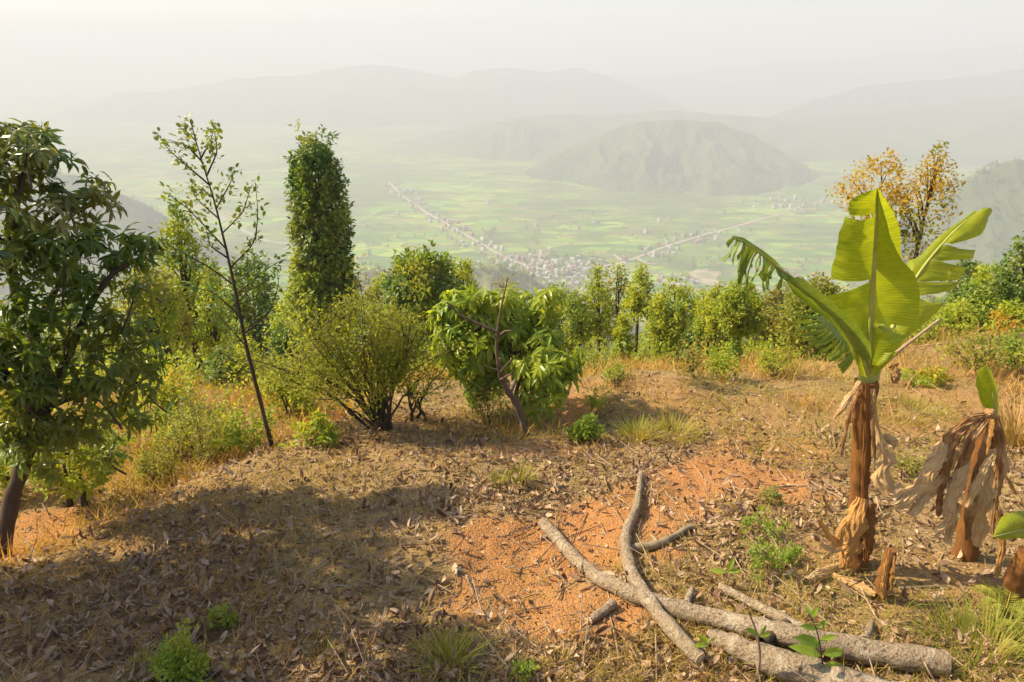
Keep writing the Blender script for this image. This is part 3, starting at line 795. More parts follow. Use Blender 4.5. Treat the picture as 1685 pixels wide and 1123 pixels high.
tree('young_tree', 'thin young yellow tree left of the mop-headed tree', 'tree', (1158, 480), (1156, 560), 15, COLM(13), 'yellow_green', .10, 90, 9, .16, .3, .04, 12, seed=21)
tree('mop_headed_tree', 'bright green mop-headed tree with creeper round its thin trunk', 'tree', (1220, 464), (1218, 548), 11, [(0, 20), (.2, 34), (.5, 37), (.8, 26), (1, 8)], 'yellow_green', .075, 380, 12, .12, .25, .05, 14, seed=22, second=('green_mid', .45))
tree('creeper', 'bright leafy creeper mound climbing the stem of the mop-headed tree', 'plant', (1212, 555), (1206, 612), 10.8, [(0, 18), (.3, 14), (.6, 10), (1, 5)], 'bright_weed', .06, 140, 9, .08, .4, .02, 4, seed=23)
tree('rusty_tree', 'rusty pale tree standing just left of the mop-headed tree', 'tree', (1186, 486), (1188, 570), 15, BALL(30), 'rusty_green', .10, 190, 10, .22, .25, .05, 14, seed=24, second=('yellow_green', .4))
tree('rusty_tree', 'brownish tree behind the hanging strips of the banana leaf', 'tree', (1285, 480), (1285, 585), 14, BALL(44), 'rusty_green', .11, 300, 11, .24, .25, .07, 14, seed=25, second=('olive', .4))
tree('forked_tree', 'two-trunked rusty green tree below the torn banana leaf', 'tree', (1350, 462), (1335, 580), 9.6, [(0, 34), (.25, 56), (.55, 60), (.8, 40), (1, 10)], 'olive', .075, 420, 11, .17, .25, .055, 20, seed=26, second=('green_mid', .4), trunks=[(-8, -16), (8, 26)])
tree('autumn_tree', 'orange-leaved tree rising left of the upright banana leaf tip', 'tree', (1450, 262), (1436, 430), 10.5, [(0, 8), (.25, 30), (.5, 54), (.75, 52), (.92, 34), (1, 10)], 'orange_leaf', .08, 205, 8, .2, .2, .045, 16, seed=27, second=('olive', .3))
tree('autumn_tree', 'orange-leaved tree with spreading dark limbs behind the right banana leaf', 'tree', (1545, 252), (1502, 450), 10, [(0, 8), (.2, 26), (.45, 42), (.7, 40), (.9, 22), (1, 6)], 'orange_leaf', .075, 185, 8, .2, .2, .05, 18, seed=28, second=('olive', .25))
# right-hand thicket
tree('rounded_tree', 'hazy dark green tree showing behind the torn right banana leaf', 'tree', (1596, 430), (1590, 540), 22, BALL(30), 'green_dark', .18, 220, 12, .36, .25, .09, 10, seed=30)
tree('thicket_tree', 'dark leafy tree at the frame edge above the right thicket', 'tree', (1690, 392), (1680, 560), 12, [(0, 30), (.3, 48), (.6, 42), (.85, 22), (1, 8)], 'green_dark', .10, 360, 11, .2, .25, .08, 16, seed=31, second=('olive', .4))
tree('thicket_tree', 'yellow-green spreading tree left of the dark edge tree', 'tree', (1640, 440), (1632, 560), 12.5, BALL(46), 'yellow_green', .095, 320, 11, .2, .25, .06, 20, seed=32, second=('green_mid', .45))
tree('thicket_tree', 'low bright yellow shrub-like tree at the right frame edge', 'tree', (1672, 500), (1668, 575), 11, BALL(34), 'yellow_green', .085, 200, 10, .16, .25, .04, 12, seed=33, second=('orange_leaf', .2))
tree('thicket_tree', 'green mound of a tree under the right banana leaf', 'tree', (1580, 505), (1578, 570), 12, BALL(36), 'green_mid', .085, 240, 11, .17, .3, .05, 8, seed=34, second=('yellow_green', .5))
tree('thicket_tree', 'grey-green shrub-like tree between banana stalk tip and dry slope', 'tree', (1520, 540), (1520, 590), 11, BALL(36), 'olive', .07, 200, 10, .15, .25, .04, 8, seed=35, second=('yellow_green', .5))

# --- thin sapling with sparse leaves
g = np.random.default_rng(50)
sb = ground_hit(449, 738)
root = empty('sapling', sb, 'tall thin leaning sapling with sparse small leaves and long side twigs', 'tree')
Ys = sb[1]
axis = smooth_path(np.array([at(x, y, Ys + d) for x, y, d in ((449, 742, 0), (428, 660, .02), (405, 570, .05), (388, 480, .08), (370, 400, .1), (350, 320, .1), (330, 260, .1), (313, 198, .1))]), 30)
mb = MB(); tube(mb, axis, np.linspace(.024, .004, 30), 7, rough=.2)
mb.build('trunk', MAT['bark_dark'], root, smooth=True)
lf, tips = MB(), []
TW = [((405, 570), (360, 520), (330, 500)), ((395, 520), (350, 480), (300, 470)), ((385, 470), (345, 440), (270, 400), (262, 395)), ((388, 485), (430, 450), (455, 432), (470, 428)), ((380, 440), (420, 400), (425, 350), (420, 300)),
      ((372, 410), (335, 370), (300, 335), (268, 315)), ((365, 385), (400, 350), (412, 310)), ((355, 345), (380, 300), (385, 285)), ((345, 305), (310, 275), (280, 250), (262, 225)), ((340, 290), (358, 250), (352, 210)),
      ((335, 270), (310, 240), (275, 230)), ((360, 360), (325, 330), (310, 300)), ((400, 550), (440, 520), (460, 470), (455, 440)), ((390, 500), (415, 470), (430, 420)), ((330, 262), (345, 235), (350, 220)), ((322, 232), (305, 215), (303, 200)),
      ((375, 425), (345, 405), (340, 380)), ((350, 325), (330, 310), (318, 320))]
for tw in TW:
    dy = g.uniform(-.35, .35)
    P = smooth_path(np.array([at(x, y, Ys + .1 + dy * i / (len(tw) - 1)) for i, (x, y) in enumerate(tw)]), 14)
    mb = MB(); tube(mb, P, np.linspace(.009, .0025, 14), 4); 
    mb.build('branch', MAT['bark_dark'], root, smooth=True)
    for i in range(3, 14):
        for q in range(g.integers(4, 8)):
            tips.append((P[i] + g.normal(0, .035, 3), P[i] - P[i - 1]))
for i in range(22, 30):
    for q in range(2): tips.append((axis[i] + g.normal(0, .03, 3), axis[i] - axis[i - 1]))
tp_ = np.array([a for a, b in tips]); td = norm(np.array([b for a, b in tips]))
mb = MB(); n = len(tp_)
scatter(mb, OVAL8, tp_, norm(td + unit(n, g) * .8 + [0, 0, -.1]), norm(unit(n, g) * .6 + [0, 0, 1]),   .047 * (.6 + .8 * g.random(n)))
tag(mb.build('foliage', MAT['green_dark'], root), kind='stuff')

# --- open, many-stemmed shrub
def stem_shrub(name, label, base_px, tips_px, mat, leaf, per, cr, r0=.02, seed=1, second=None, dyr=.5, bark='bark_dark', fork=3, tpl=LEAF2):
    g = np.random.default_rng(seed)
    b = ground_hit(*base_px)
    root = empty(name, b, label, 'shrub')
    mb, C, O = MB(), [], []
    for (x, y) in tips_px:
        Y = b[1] + g.uniform(-dyr, dyr)
        t_ = at(x, y, max(Y, b[1] - .3 if dyr < .6 else Y))
        st = b + g.normal(0, .05, 3) * [1, 1, 0]; st[2] = gh(st[0], st[1]) - .03
        mid = st * .5 + t_ * .5; mid[2] += .04 * np.linalg.norm(t_ - st); mid[:2] -= (t_ - st)[:2] * .10
        P = smooth_path(np.array([st, mid, t_]), 9) + np.concatenate([np.zeros((1, 3)), g.normal(0, .012, (8, 3))])
        tube(mb, P, np.linspace(r0, r0 * .2, 9), 5)
        for q in range(fork):
            i = g.integers(3, 8)
            e = P[i] + (t_ - st) * g.uniform(.2, .45) + g.normal(0, .18 * min(1, np.linalg.norm(t_ - st) / 1.1), 3)
            tube(mb, smooth_path(np.array([P[i], P[i] * .5 + e * .5 + g.normal(0, .04, 3), e]), 5), np.linspace(r0 * .4, r0 * .12, 5), 4)
            C += [e, P[i] * .4 + e * .6 + g.normal(0, .04 * min(1, np.linalg.norm(t_ - st) / .8), 3)]
        C += [t_, P[-2], P[-3] + g.normal(0, .05 * min(1, np.linalg.norm(t_ - st) / .8), 3)]
    mb.build('stem', MAT[bark], root, smooth=True)
    C = np.array(C); O = norm(C - b)
    m2 = MB()
    if second:
        q = g.random(len(C)) < second[1]
        leaf_clumps(m2, g, C[~q], O[~q], per, cr, leaf, .1, tpl, 0); leaf_clumps(m2, g, C[q], O[q], per, cr, leaf, .1, tpl, 1)
    else: leaf_clumps(m2, g, C, O, per, cr, leaf, .1, tpl)
    tag(m2.build('foliage', [MAT[mat]] + ([MAT[second[0]]] if second else []), root), kind='stuff')
    return root
g = np.random.default_rng(61)
tips_ = [(x + g.uniform(-12, 12), y + g.uniform(-12, 12)) for x, y in ((470, 600), (490, 560), (510, 530), (535, 515), (560, 505), (590, 500), (620, 505), (650, 510), (680, 525), (700, 555), (500, 600), (530, 590),
         (560, 570), (590, 560), (620, 560), (655, 570), (680, 590), (470, 620), (515, 610), (600, 590), (640, 585), (460, 600), (570, 540), (630, 530), (700, 600))]
stem_shrub('many_stemmed_shrub', 'wide olive shrub with many dark slanting stems left of the mango', (625, 706), tips_, 'olive', .038, 60, .19, .017, 62, ('yellow_green', .3), .55)
stem_shrub('small_forked_tree', 'small dark forked tree on the slope between shrub and mango', (684, 690), [(668, 640), (735, 600), (705, 640), (672, 615)], 'olive', .04, 8, .1, .022, 63, None, .1)
stem_shrub('pale_shrub', 'feathery pale green shrub below the gnarled tree', (330, 765), [(270, 700), (290, 685), (315, 672), (345, 680), (365, 700), (300, 720), (330, 715), (355, 730), (260, 730)], 'pale_green', .04, 36, .13, .010, 64, ('yellow_green', .3), .4)
stem_shrub('pale_shrub', 'small pale shrub at the foot of the thin sapling', (395, 755), [(385, 695), (410, 705), (430, 715), (395, 720), (370, 735)], 'yellow_green', .045, 24, .10, .008, 65, None, .25)
stem_shrub('pale_shrub', 'grey-green scrubby shrub at the terrace edge beside the shady tree', (262, 800), [(232, 750), (262, 735), (285, 752), (240, 770), (280, 775)], 'pale_green', .035, 26, .10, .008, 66, ('olive', .5), .25)
stem_shrub('yellow_shrub', 'golden yellow shrub under the bare slanting trunks', (275, 690), [(255, 630), (280, 622), (305, 640), (265, 650), (295, 660)], 'yellow_green', .06, 30, .18, .012, 67, ('orange_leaf', .25), .5)
stem_shrub('yellow_shrub', 'yellow-green shrub right of the thin sapling', (470, 690), [(445, 620), (470, 605), (495, 620), (455, 645), (485, 650), (510, 660)], 'yellow_green', .055, 32, .17, .012, 68, ('olive', .3), .5)
stem_shrub('yellow_shrub', 'drooping yellow-leaved seedling at the edge of the dry slope', (520, 735), [(500, 712), (520, 700), (540, 715), (470, 742), (540, 730)], 'yellow_green', .10, 9, .07, .006, 69, None, .15, tpl=LEAF8)
stem_shrub('brown_shrub', 'dry brown twiggy shrub beneath the lopped mango trunk', (805, 700), [(780, 655), (800, 640), (820, 650), (790, 675), (825, 670)], 'rusty_green', .035, 12, .10, .008, 70, None, .2)
stem_shrub('brown_shrub', 'rusty brown shrub with bare stems beyond the terrace', (1140, 622), [(1125, 590), (1140, 580), (1155, 592), (1135, 602)], 'rusty_green', .05, 12, .2, .014, 71, ('orange_leaf', .2), .5)
stem_shrub('edge_shrub', 'yellow-green shrub between mop-headed and two-trunked trees', (1275, 622), [(1258, 588), (1275, 580), (1294, 590), (1265, 602)], 'yellow_green', .05, 20, .2, .012, 72, ('olive', .3), .5)
stem_shrub('edge_shrub', 'bright low shrub in the dry grass left of the creeper', (1185, 620), [(1170, 595), (1185, 585), (1200, 598)], 'yellow_green', .05, 26, .16, .01, 73, None, .3)
stem_shrub('edge_shrub', 'yellow bushy shrub in dry grass below the slender pair', (985, 612), [(962, 590), (978, 582), (998, 590), (970, 602)], 'yellow_green', .045, 18, .2, .01, 74, ('rusty_green', .4), .5)
stem_shrub('edge_shrub', 'small dark green shrub on the terrace lip left of the brown shrub', (1010, 625), [(1000, 610), (1015, 605), (1025, 615)], 'green_mid', .04, 16, .1, .008, 75, None, .2)
stem_shrub('edge_shrub', 'olive shrub on the dry rise behind the young banana', (1600, 612), [(1575, 580), (1600, 570), (1625, 580), (1610, 592)], 'olive', .05, 22, .18, .01, 76, ('yellow_green', .4), .4)
stem_shrub('edge_shrub', 'orange-yellow shrub on the rise right of the banana trunk', (1530, 632), [(1518, 618), (1532, 612), (1545, 620)], 'orange_leaf', .055, 16, .09, .006, 77, ('yellow_green', .4), .2)
stem_shrub('edge_shrub', 'green shrub at the right frame edge above the golden grass', (1672, 612), [(1650, 570), (1672, 560), (1690, 575), (1660, 592)], 'green_mid', .05, 26, .18, .01, 78, ('yellow_green', .4), .4)
stem_shrub('round_bush', 'small round bright green bush on the bare ground by the leaf litter', (961, 728), [(945, 712), (955, 698), (968, 694), (978, 706), (975, 718), (960, 708), (948, 722), (966, 720)], 'bright_weed', .038, 26, .06, .006, 79, None, .09)
stem_shrub('leafy_weed', 'feathery green weed at the bottom left edge', (292, 1118), [(262, 1095), (280, 1070), (298, 1062), (318, 1075), (328, 1095), (290, 1090), (270, 1110), (310, 1105)], 'green_mid', .026, 30, .05, .004, 80, ('bright_weed', .4), .07)
stem_shrub('leafy_weed', 'small feathery green weed in the brown litter at bottom left', (365, 1030), [(352, 1015), (365, 1008), (378, 1018)], 'green_mid', .022, 16, .03, .003, 81, None, .04)
stem_shrub('leafy_weed', 'bright yellow-green weed in front of the banana trunk', (1262, 945), [(1245, 908), (1258, 896), (1272, 904), (1250, 925), (1268, 925)], 'bright_weed', .026, 9, .045, .004, 82, None, .08)
stem_shrub('leafy_weed', 'sprawling yellow-green weed among dead leaves above the fork branch', (1250, 880), [(1228, 856), (1248, 850), (1262, 858), (1275, 864)], 'bright_weed', .03, 7, .04, .003, 83, None, .08)
stem_shrub('leafy_weed', 'small pale feathery weed on the orange soil near the banana', (1273, 830), [(1262, 818), (1275, 812), (1285, 820)], 'pale_green', .022, 18, .035, .003, 84, None, .04)
stem_shrub('leafy_weed', 'small bright weed right of the sprawling one', (1305, 925), [(1296, 912), (1310, 908)], 'bright_weed', .028, 14, .04, .003, 85, None, .04)
stem_shrub('leafy_weed', 'pale scrubby weed between banana trunk and withered banana', (1495, 780), [(1480, 765), (1495, 758), (1508, 768)], 'pale_green', .028, 20, .05, .003, 86, None, .06)
stem_shrub('leafy_weed', 'tiny green weed at the bottom edge below the orange soil', (860, 1115), [(850, 1102), (862, 1096), (872, 1105)], 'bright_weed', .02, 16, .028, .003, 87, None, .04)
stem_shrub('leafy_weed', 'wispy green weed on the terrace right of the lopped trunk', (980, 682), [(970, 655), (982, 645), (992, 660)], 'yellow_green', .035, 14, .07, .004, 88, None, .1)

# --- seedlings at the bottom edge: a stem and a few separate leaves
def seedling(label, pts, leaves, mat, size, r=.006, stem='twig'):
    b = ground_hit(*pts[0])
    root = empty('seedling', b, label, 'seedling')
    Y = b[1]
    P = smooth_path(np.array([b] + [at(x, y, Y - .02) for x, y in pts[1:]]), 10)
    mb = MB(); tube(mb, P, np.linspace(r, r * .4, 10), 5); mb.build('stem', MAT[stem], root, smooth=True)
    g = np.random.default_rng(int(pts[0][0]))
    for (x0, y0, x1, y1) in leaves:
        a, e = at(x0, y0, Y - .02), at(x1, y1, Y - .02 + g.uniform(-.04, .04))
        m = MB(); scatter(m, OVAL8, a[None], (e - a)[None], np.array([[g.normal(0, .3), -.5, .8]]), np.linalg.norm(e - a) * np.array([[1, .62, 1]]))
        m.build('leaf', MAT[mat], root)
    return root
seedling('tall seedling with dark stem and yellow-green leaves in front of the cut logs', [(1358, 1122), (1352, 1080), (1344, 1030), (1332, 1012)],
         [(1352, 1080, 1300, 1062), (1352, 1078, 1392, 1070), (1350, 1062, 1310, 1048), (1348, 1055, 1378, 1045), (1344, 1035, 1318, 1030), (1344, 1035, 1362, 1020), (1335, 1015, 1325, 995), (1355, 1100, 1320, 1105), (1355, 1095, 1385, 1092), (1336, 1016, 1345, 1000)], 'bright_weed', .1, .006, 'bark_dark')
seedling('small bright seedling with broad leaves beside the log stub', [(1192, 962), (1196, 945), (1198, 940)], [(1197, 942, 1168, 938), (1198, 940, 1208, 918), (1197, 942, 1222, 938)], 'bright_weed', .1, .004)
seedling('bare tan stem with few leaves rising in front of the thick log', [(1245, 1122), (1252, 1080), (1246, 1040), (1232, 1008)], [(1250, 1045, 1262, 1028), (1248, 1048, 1270, 1042), (1248, 1045, 1228, 1035)], 'bright_weed', .06, .010)
seedling('low yellow-green seedling left of the log fork at the bottom', [(1160, 1085), (1165, 1062), (1168, 1055)], [(1166, 1058, 1150, 1046), (1168, 1056, 1178, 1050), (1165, 1062, 1140, 1062)], 'bright_weed', .05, .003)
# ------------------------------------------------------------------ whorled trees: the lopped mango and the big shady tree
from mathutils import Matrix
def whorls(g, C, A, k, L, droop, spread=(50, 105)):
    """k drooping leaves round each twig end; returns positions, X, Z, lengths"""
    n = len(C)
    A = norm(A)
    ref = np.where(np.abs(A[:, 2:3]) < .9, [[0, 0, 1.]], [[1., 0, 0]])
    U = norm(np.cross(A, ref)); V = np.cross(A, U)
    ph = (np.arange(k) / k * 2 * np.pi)[None] + g.random((n, 1)) * 6 + g.normal(0, .25, (n, k))
    el = np.radians(g.uniform(*spread, (n, k)))
    X = A[:, None] * np.cos(el)[..., None] + (U[:, None] * np.cos(ph)[..., None] + V[:, None] * np.sin(ph)[..., None]) * np.sin(el)[..., None]
    X = X + [0, 0, -droop] + g.normal(0, .1, (n, k, 3))
    P = C[:, None] + A[:, None] * g.uniform(-.05, .03, (n, k))[..., None]
    Z = A[:, None] + g.normal(0, .25, (n, k, 3)) + [0, 0, .3]
    S_ = L * g.uniform(.6, 1.15, (n, k))
    return P.reshape(-1, 3), norm(X.reshape(-1, 3)), norm(Z.reshape(-1, 3)), S_.ravel()

def leaves_and_mass(root, P, X, Z, s, mat, tpl, singles, score):
    """the nearest leaves as single parts, the rest as one mass"""
    order = np.argsort(score)
    one, rest = order[:singles], order[singles:]
    m = MB(); m.add(*tpl); me = m.mesh('leaf', [mat])
    org = ORIGIN[root.name]
    Yv = norm(np.cross(Z, X)); Zv = np.cross(X, Yv)
    for i in one:
        o = bpy.data.objects.new('leaf', me); COL.objects.link(o); o.parent = root
        M = Matrix([[X[i, r] * s[i], Yv[i, r] * s[i], Zv[i, r] * s[i], P[i, r] - org[r]] for r in range(3)] + [[0, 0, 0, 1]])
        o.matrix_local = M
    mb = MB(); scatter(mb, tpl, P[rest], X[rest], Z[rest], s[rest])
    tag(mb.build('foliage', mat, root), kind='stuff')

def blob_points(g, blobs, per, shell=(.55, 1.0), up=.0):
    C, A = [], []
    for (px, py, Y, rx, ry) in blobs:
        s = pxm(px, py, Y)
        c = at(px, py, Y)
        n = max(3, int(per * rx * ry / 1000 * min(1, (s * FPX / 4.8) ** 2)))
        d = unit(n, g); d[:, 2] = np.where(g.random(n) < up, np.abs(d[:, 2]), d[:, 2])
        q = g.uniform(*shell, n)[:, None]
        C.append(c + d * q * np.array([rx * s, (rx + ry) * .5 * s, ry * s])); A.append(norm(d * [1, 1, .7] + [0, 0, .55] + g.normal(0, .2, (n, 3))))
    return np.vstack(C), np.vstack(A)

# --- mango, lopped, its bare leader sticking out of the crown
g = np.random.default_rng(101)
MBS = ground_hit(862, 716)
root = empty('mango_tree', MBS, 'bushy mango tree with lopped bare leader and long drooping bright green leaves', 'tree')
Ym = MBS[1]
mp = lambda pts: smooth_path(np.array([at(x, y, Ym + d) for x, y, d in pts]), 22)
mb = MB()
tr = mp([(864, 722, 0), (860, 690, .02), (848, 660, .02), (832, 638, 0), (822, 612, -.02), (820, 590, -.02)])
tube(mb, tr, np.linspace(.042, .022, 22) * np.concatenate([[1.35, 1.15], np.ones(20)]), 9, rough=.3, cap=(1,))
tube(mb, smooth_path(np.array([tr[9], at(850, 640, Ym + .6), at(870, 590, Ym + 1.0)]), 10), np.linspace(.03, .015, 10), 6)
tube(mb, smooth_path(np.array([tr[12], at(822, 600, Ym + .7), at(790, 540, Ym + 1.0)]), 10), np.linspace(.03, .015, 10), 6)
tube(mb, smooth_path(np.array([tr[12], at(860, 600, Ym + .55), at(910, 600, Ym + .5)]), 10), np.linspace(.025, .012, 10), 6)
mb.build('trunk', MAT['bark_mid'], root, smooth=True)
ld = mp([(820, 600, -.05), (817, 580, -.1), (818, 545, -.15), (822, 520, -.16), (828, 490, -.15), (836, 456, -.12)])
mb = MB(); tube(mb, ld, np.linspace(.018, .006, 22), 7, rough=.3, cap=(1,)); mb.build('leader', MAT['bark_mid'], root, smooth=True)
for pts, r in ((((820, 548, -.15), (790, 535, -.2), (755, 518, -.25), (735, 498, -.25)), .017), (((822, 552, -.15), (832, 545, -.2), (840, 545, -.22)), .016), (((818, 560, -.15), (808, 540, -.2), (800, 520, -.2)), .010),
               (((820, 610, -.05), (805, 605, -.2), (797, 602, -.2)), .010), (((822, 615, -.05), (834, 600, -.2), (843, 590, -.25)), .012), (((824, 625, -.05), (836, 618, -.15), (845, 612, -.2)), .016)):
    mb = MB(); tube(mb, mp(pts), np.linspace(r, r * .45, 22), 5, cap=(1,)); mb.build('branch', MAT['bark_mid'], root, smooth=True)
bl = [(775, 540, Ym + .75, 62, 58), (830, 520, Ym + .85, 80, 42), (890, 515, Ym + .75, 42, 30), (760, 590, Ym + .6, 36, 44), (820, 580, Ym + .9, 80, 60), (905, 590, Ym + .45, 50, 42), (900, 625, Ym + .35, 44, 34), (880, 560, Ym + .7, 45, 45),
      (745, 540, Ym + .6, 28, 36), (800, 620, Ym + .75, 45, 30), (930, 600, Ym + .5, 28, 26), (785, 575, Ym + .5, 35, 35), (865, 610, Ym + .4, 30, 30), (885, 650, Ym + .35, 42, 26), (760, 500, Ym + .75, 40, 28), (738, 520, Ym + .6, 26, 24), (765, 485, Ym + .7, 34, 18), (815, 490, Ym + .75, 40, 18), (900, 490, Ym + .7, 36, 16), (735, 570, Ym + .6, 22, 30), (790, 640, Ym + .6, 30, 20)]
C, A = blob_points(g, bl, 15.0, (.35, 1.08), .35)
P, X, Z, s = whorls(g, C, A, 11, .165, .7)
leaves_and_mass(root, P, X, Z, s, MAT['mango'], LEAF8, 280, np.linalg.norm(P, axis=1) + g.random(len(P)) * .25)
mb = MB()
for c in C[g.choice(len(C), 70, replace=False)]:
    st = at(840, 580, Ym + .7); tube(mb, smooth_path(np.array([st, st * .5 + c * .5 - [0, 0, .05], c]), 5), [.014, .01, .008, .006, .004], 4)
tag(mb.build('twig', MAT['bark_mid'], root), kind='stuff')

# --- the big shady tree at the left edge
g = np.random.default_rng(102)
SB = ground_hit(4, 922)
root = empty('shady_tree', SB, 'big dark leafy tree at the left edge shading the ground', 'tree')
Y0 = SB[1]
sp_ = lambda pts, n=18: smooth_path(np.array([at(x, y, Y0 + d) for x, y, d in pts]), n)
mb = MB()
tk = sp_([(2, 935, 0), (10, 860, .1), (28, 790, .2), (50, 735, .3), (70, 690, .35), (80, 640, .4)])
tube(mb, tk, np.linspace(.062, .045, 18), 9, rough=.25)
mb.build('trunk', MAT['bark_dark'], root, smooth=True)
for pts, r in ((((80, 640, .4), (60, 560, .5), (20, 470, .5), (10, 380, .6), (30, 300, .7), (60, 250, .8)), .05), (((75, 660, .35), (110, 590, .5), (140, 520, .5), (180, 450, .5), (240, 420, .6)), .04),
               (((20, 420, .5), (60, 380, .7), (110, 340, .8), (150, 310, .9)), .025), (((70, 690, .35), (20, 630, .2), (-40, 560, .1), (-90, 470, 0)), .05), (((75, 670, .35), (130, 650, .5), (190, 640, .5), (225, 640, .5)), .03),
               (((62, 705, .3), (90, 715, .4), (120, 725, .5), (160, 715, .6)), .025), (((50, 545, .5), (90, 480, .6), (130, 420, .7), (160, 390, .7)), .03), (((-40, 560, .1), (-120, 480, -.3), (-220, 420, -.5)), .04), (((72, 680, .35), (0, 620, .1), (-150, 560, -.6)), .05), (((-40, 560, .1), (-120, 400, -.3), (-230, 240, -.6), (-360, 100, -1.0)), .045), (((-120, 480, -.3), (-300, 330, -.9), (-460, 200, -1.5)), .035)):
    mb = MB(); tube(mb, sp_(pts), np.linspace(r, r * .3, 18), 6, rough=.2); mb.build('branch', MAT['bark_dark'], root, smooth=True)
bl = [(15, 220, Y0 + .9, 55, 32), (65, 225, Y0 + .9, 30, 28), (90, 262, Y0 + .9, 30, 28), (30, 300, Y0 + .7, 60, 45), (100, 320, Y0 + .8, 40, 28), (155, 305, Y0 + .9, 32, 26), (165, 345, Y0 + .8, 32, 32), (60, 370, Y0 + .5, 70, 40), (150, 395, Y0 + .6, 50, 36),
      (225, 395, Y0 + .6, 34, 26), (245, 425, Y0 + .6, 28, 28), (190, 430, Y0 + .6, 36, 30), (40, 440, Y0 + .4, 70, 42), (130, 460, Y0 + .5, 50, 42), (60, 510, Y0 + .35, 80, 40), (165, 510, Y0 + .5, 44, 38), (40, 580, Y0 + .2, 70, 44), (130, 570, Y0 + .4, 60, 40),
      (205, 590, Y0 + .5, 44, 40), (220, 645, Y0 + .5, 36, 42), (150, 640, Y0 + .3, 60, 42), (70, 640, Y0 + .2, 60, 42), (195, 700, Y0 + .5, 42, 36), (120, 700, Y0 + .35, 50, 36), (20, 690, Y0 + .1, 40, 40), (140, 740, Y0 + .5, 44, 22), (45, 735, Y0 + .05, 55, 26), (95, 700, Y0 + .2, 50, 34), (15, 640, Y0 + .05, 50, 40), (215, 545, Y0 + .5, 38, 34), (230, 480, Y0 + .55, 30, 26), (185, 745, Y0 + .6, 34, 24), (252, 600, Y0 + .6, 26, 34), (238, 690, Y0 + .6, 28, 30), (70, 760, Y0 + .2, 50, 22), (30, 260, Y0 + .6, 60, 40), (80, 410, Y0 + .4, 60, 40),
      (-90, 380, Y0, 110, 130), (-110, 560, Y0 - .3, 100, 110), (-60, 250, Y0 + .6, 70, 70), (-230, 480, Y0 - .7, 120, 130), (-120, 700, Y0 - .5, 90, 70), (-300, 600, Y0 - 1.1, 120, 110),
      (-290, 200, 3.4, 120, 100), (-200, 260, 3.9, 110, 90), (-360, 170, 3.2, 130, 110), (-380, 260, 2.9, 140, 110), (-520, 150, 2.7, 170, 130), (-640, 260, 2.3, 190, 150), (-500, 160, 2.9, 130, 110)]  # out-of-view crown clumps, added to shade the near ground on the left
for wx, wy, wz, wr in [(-5.1 - .15 * k, 2.0 + .62 * k, z_, .62 if z_ < .3 else .42) for k in range(4) for z_ in (-.7, -.1, .5, 1.0)] + [(-5.6, 1.5, .3, .7), (-5.8, 2.4, 1.3, .6), (-5.2, 1.6, -.5, .6), (-5.6, 4.2, .4, .6)]:  # unseen wall of leaves added sunward, shaped to shadow the bottom-left ground
    dp_ = wy * cp - wz * sp
    bl.append((CX + FPX * wx / dp_, CY - FPX * (wz * cp + wy * sp) / dp_, wy, wr * FPX / dp_, wr * .8 * FPX / dp_))
C, A = blob_points(g, bl, 9.2, (.3, 1.0), .2)
P, X, Z, s = whorls(g, C, A, 9, .125, .5, (35, 115))
vis = (P[:, 0] / np.maximum(P[:, 1] * cp - P[:, 2] * sp, .1) > -.74)
low_ = (P[:, 2] < -1.15 + .5 * fbm(P[:, 0] * .9, P[:, 2] * .9, 2, 5)) & vis
sc_ = np.linalg.norm(P, axis=1) + g.random(len(P)) * .4 + np.where(vis, 0, 99)
leaves_and_mass(root, P[~low_], X[~low_], Z[~low_], s[~low_], MAT['shade_tree'], LEAF8, 160, sc_[~low_])
leaves_and_mass(root, P[low_], X[low_], Z[low_], s[low_], MAT['shade_low'], LEAF8, 120, sc_[low_])
mb = MB()
for c in C[g.choice(len(C), 190, replace=False)]:
    q = c + np.array([g.normal(0, .12), g.normal(0, .12), -.3 - .1 * g.random()]) * .8
    tube(mb, smooth_path(np.array([q, q * .5 + c * .5 + g.normal(0, .03, 3), c]), 4), [.010, .008, .006, .004], 4)
tag(mb.build('twig', MAT['bark_dark'], root), kind='stuff')
tree('understorey_tree', 'thin-trunked small tree growing beneath the big shady tree', 'tree', (120, 705), (128, 800), Y0 + 1.0, [(0, 30), (.3, 60), (.7, 60), (1, 20)], 'yellow_green', .07, 150, 9, .12, .3, .04, 14, seed=103, second=('green_mid', .5), trunks=[(-26, -30), (4, 0)])
tree('understorey_tree', 'low leafy small tree left of the big slanting trunk', 'tree', (20, 720), (22, 790), Y0 + 1.3, [(0, 30), (.4, 50), (.8, 40), (1, 10)], 'green_mid', .07, 120, 9, .12, .3, .03, 10, seed=104, second=('yellow_green', .5))

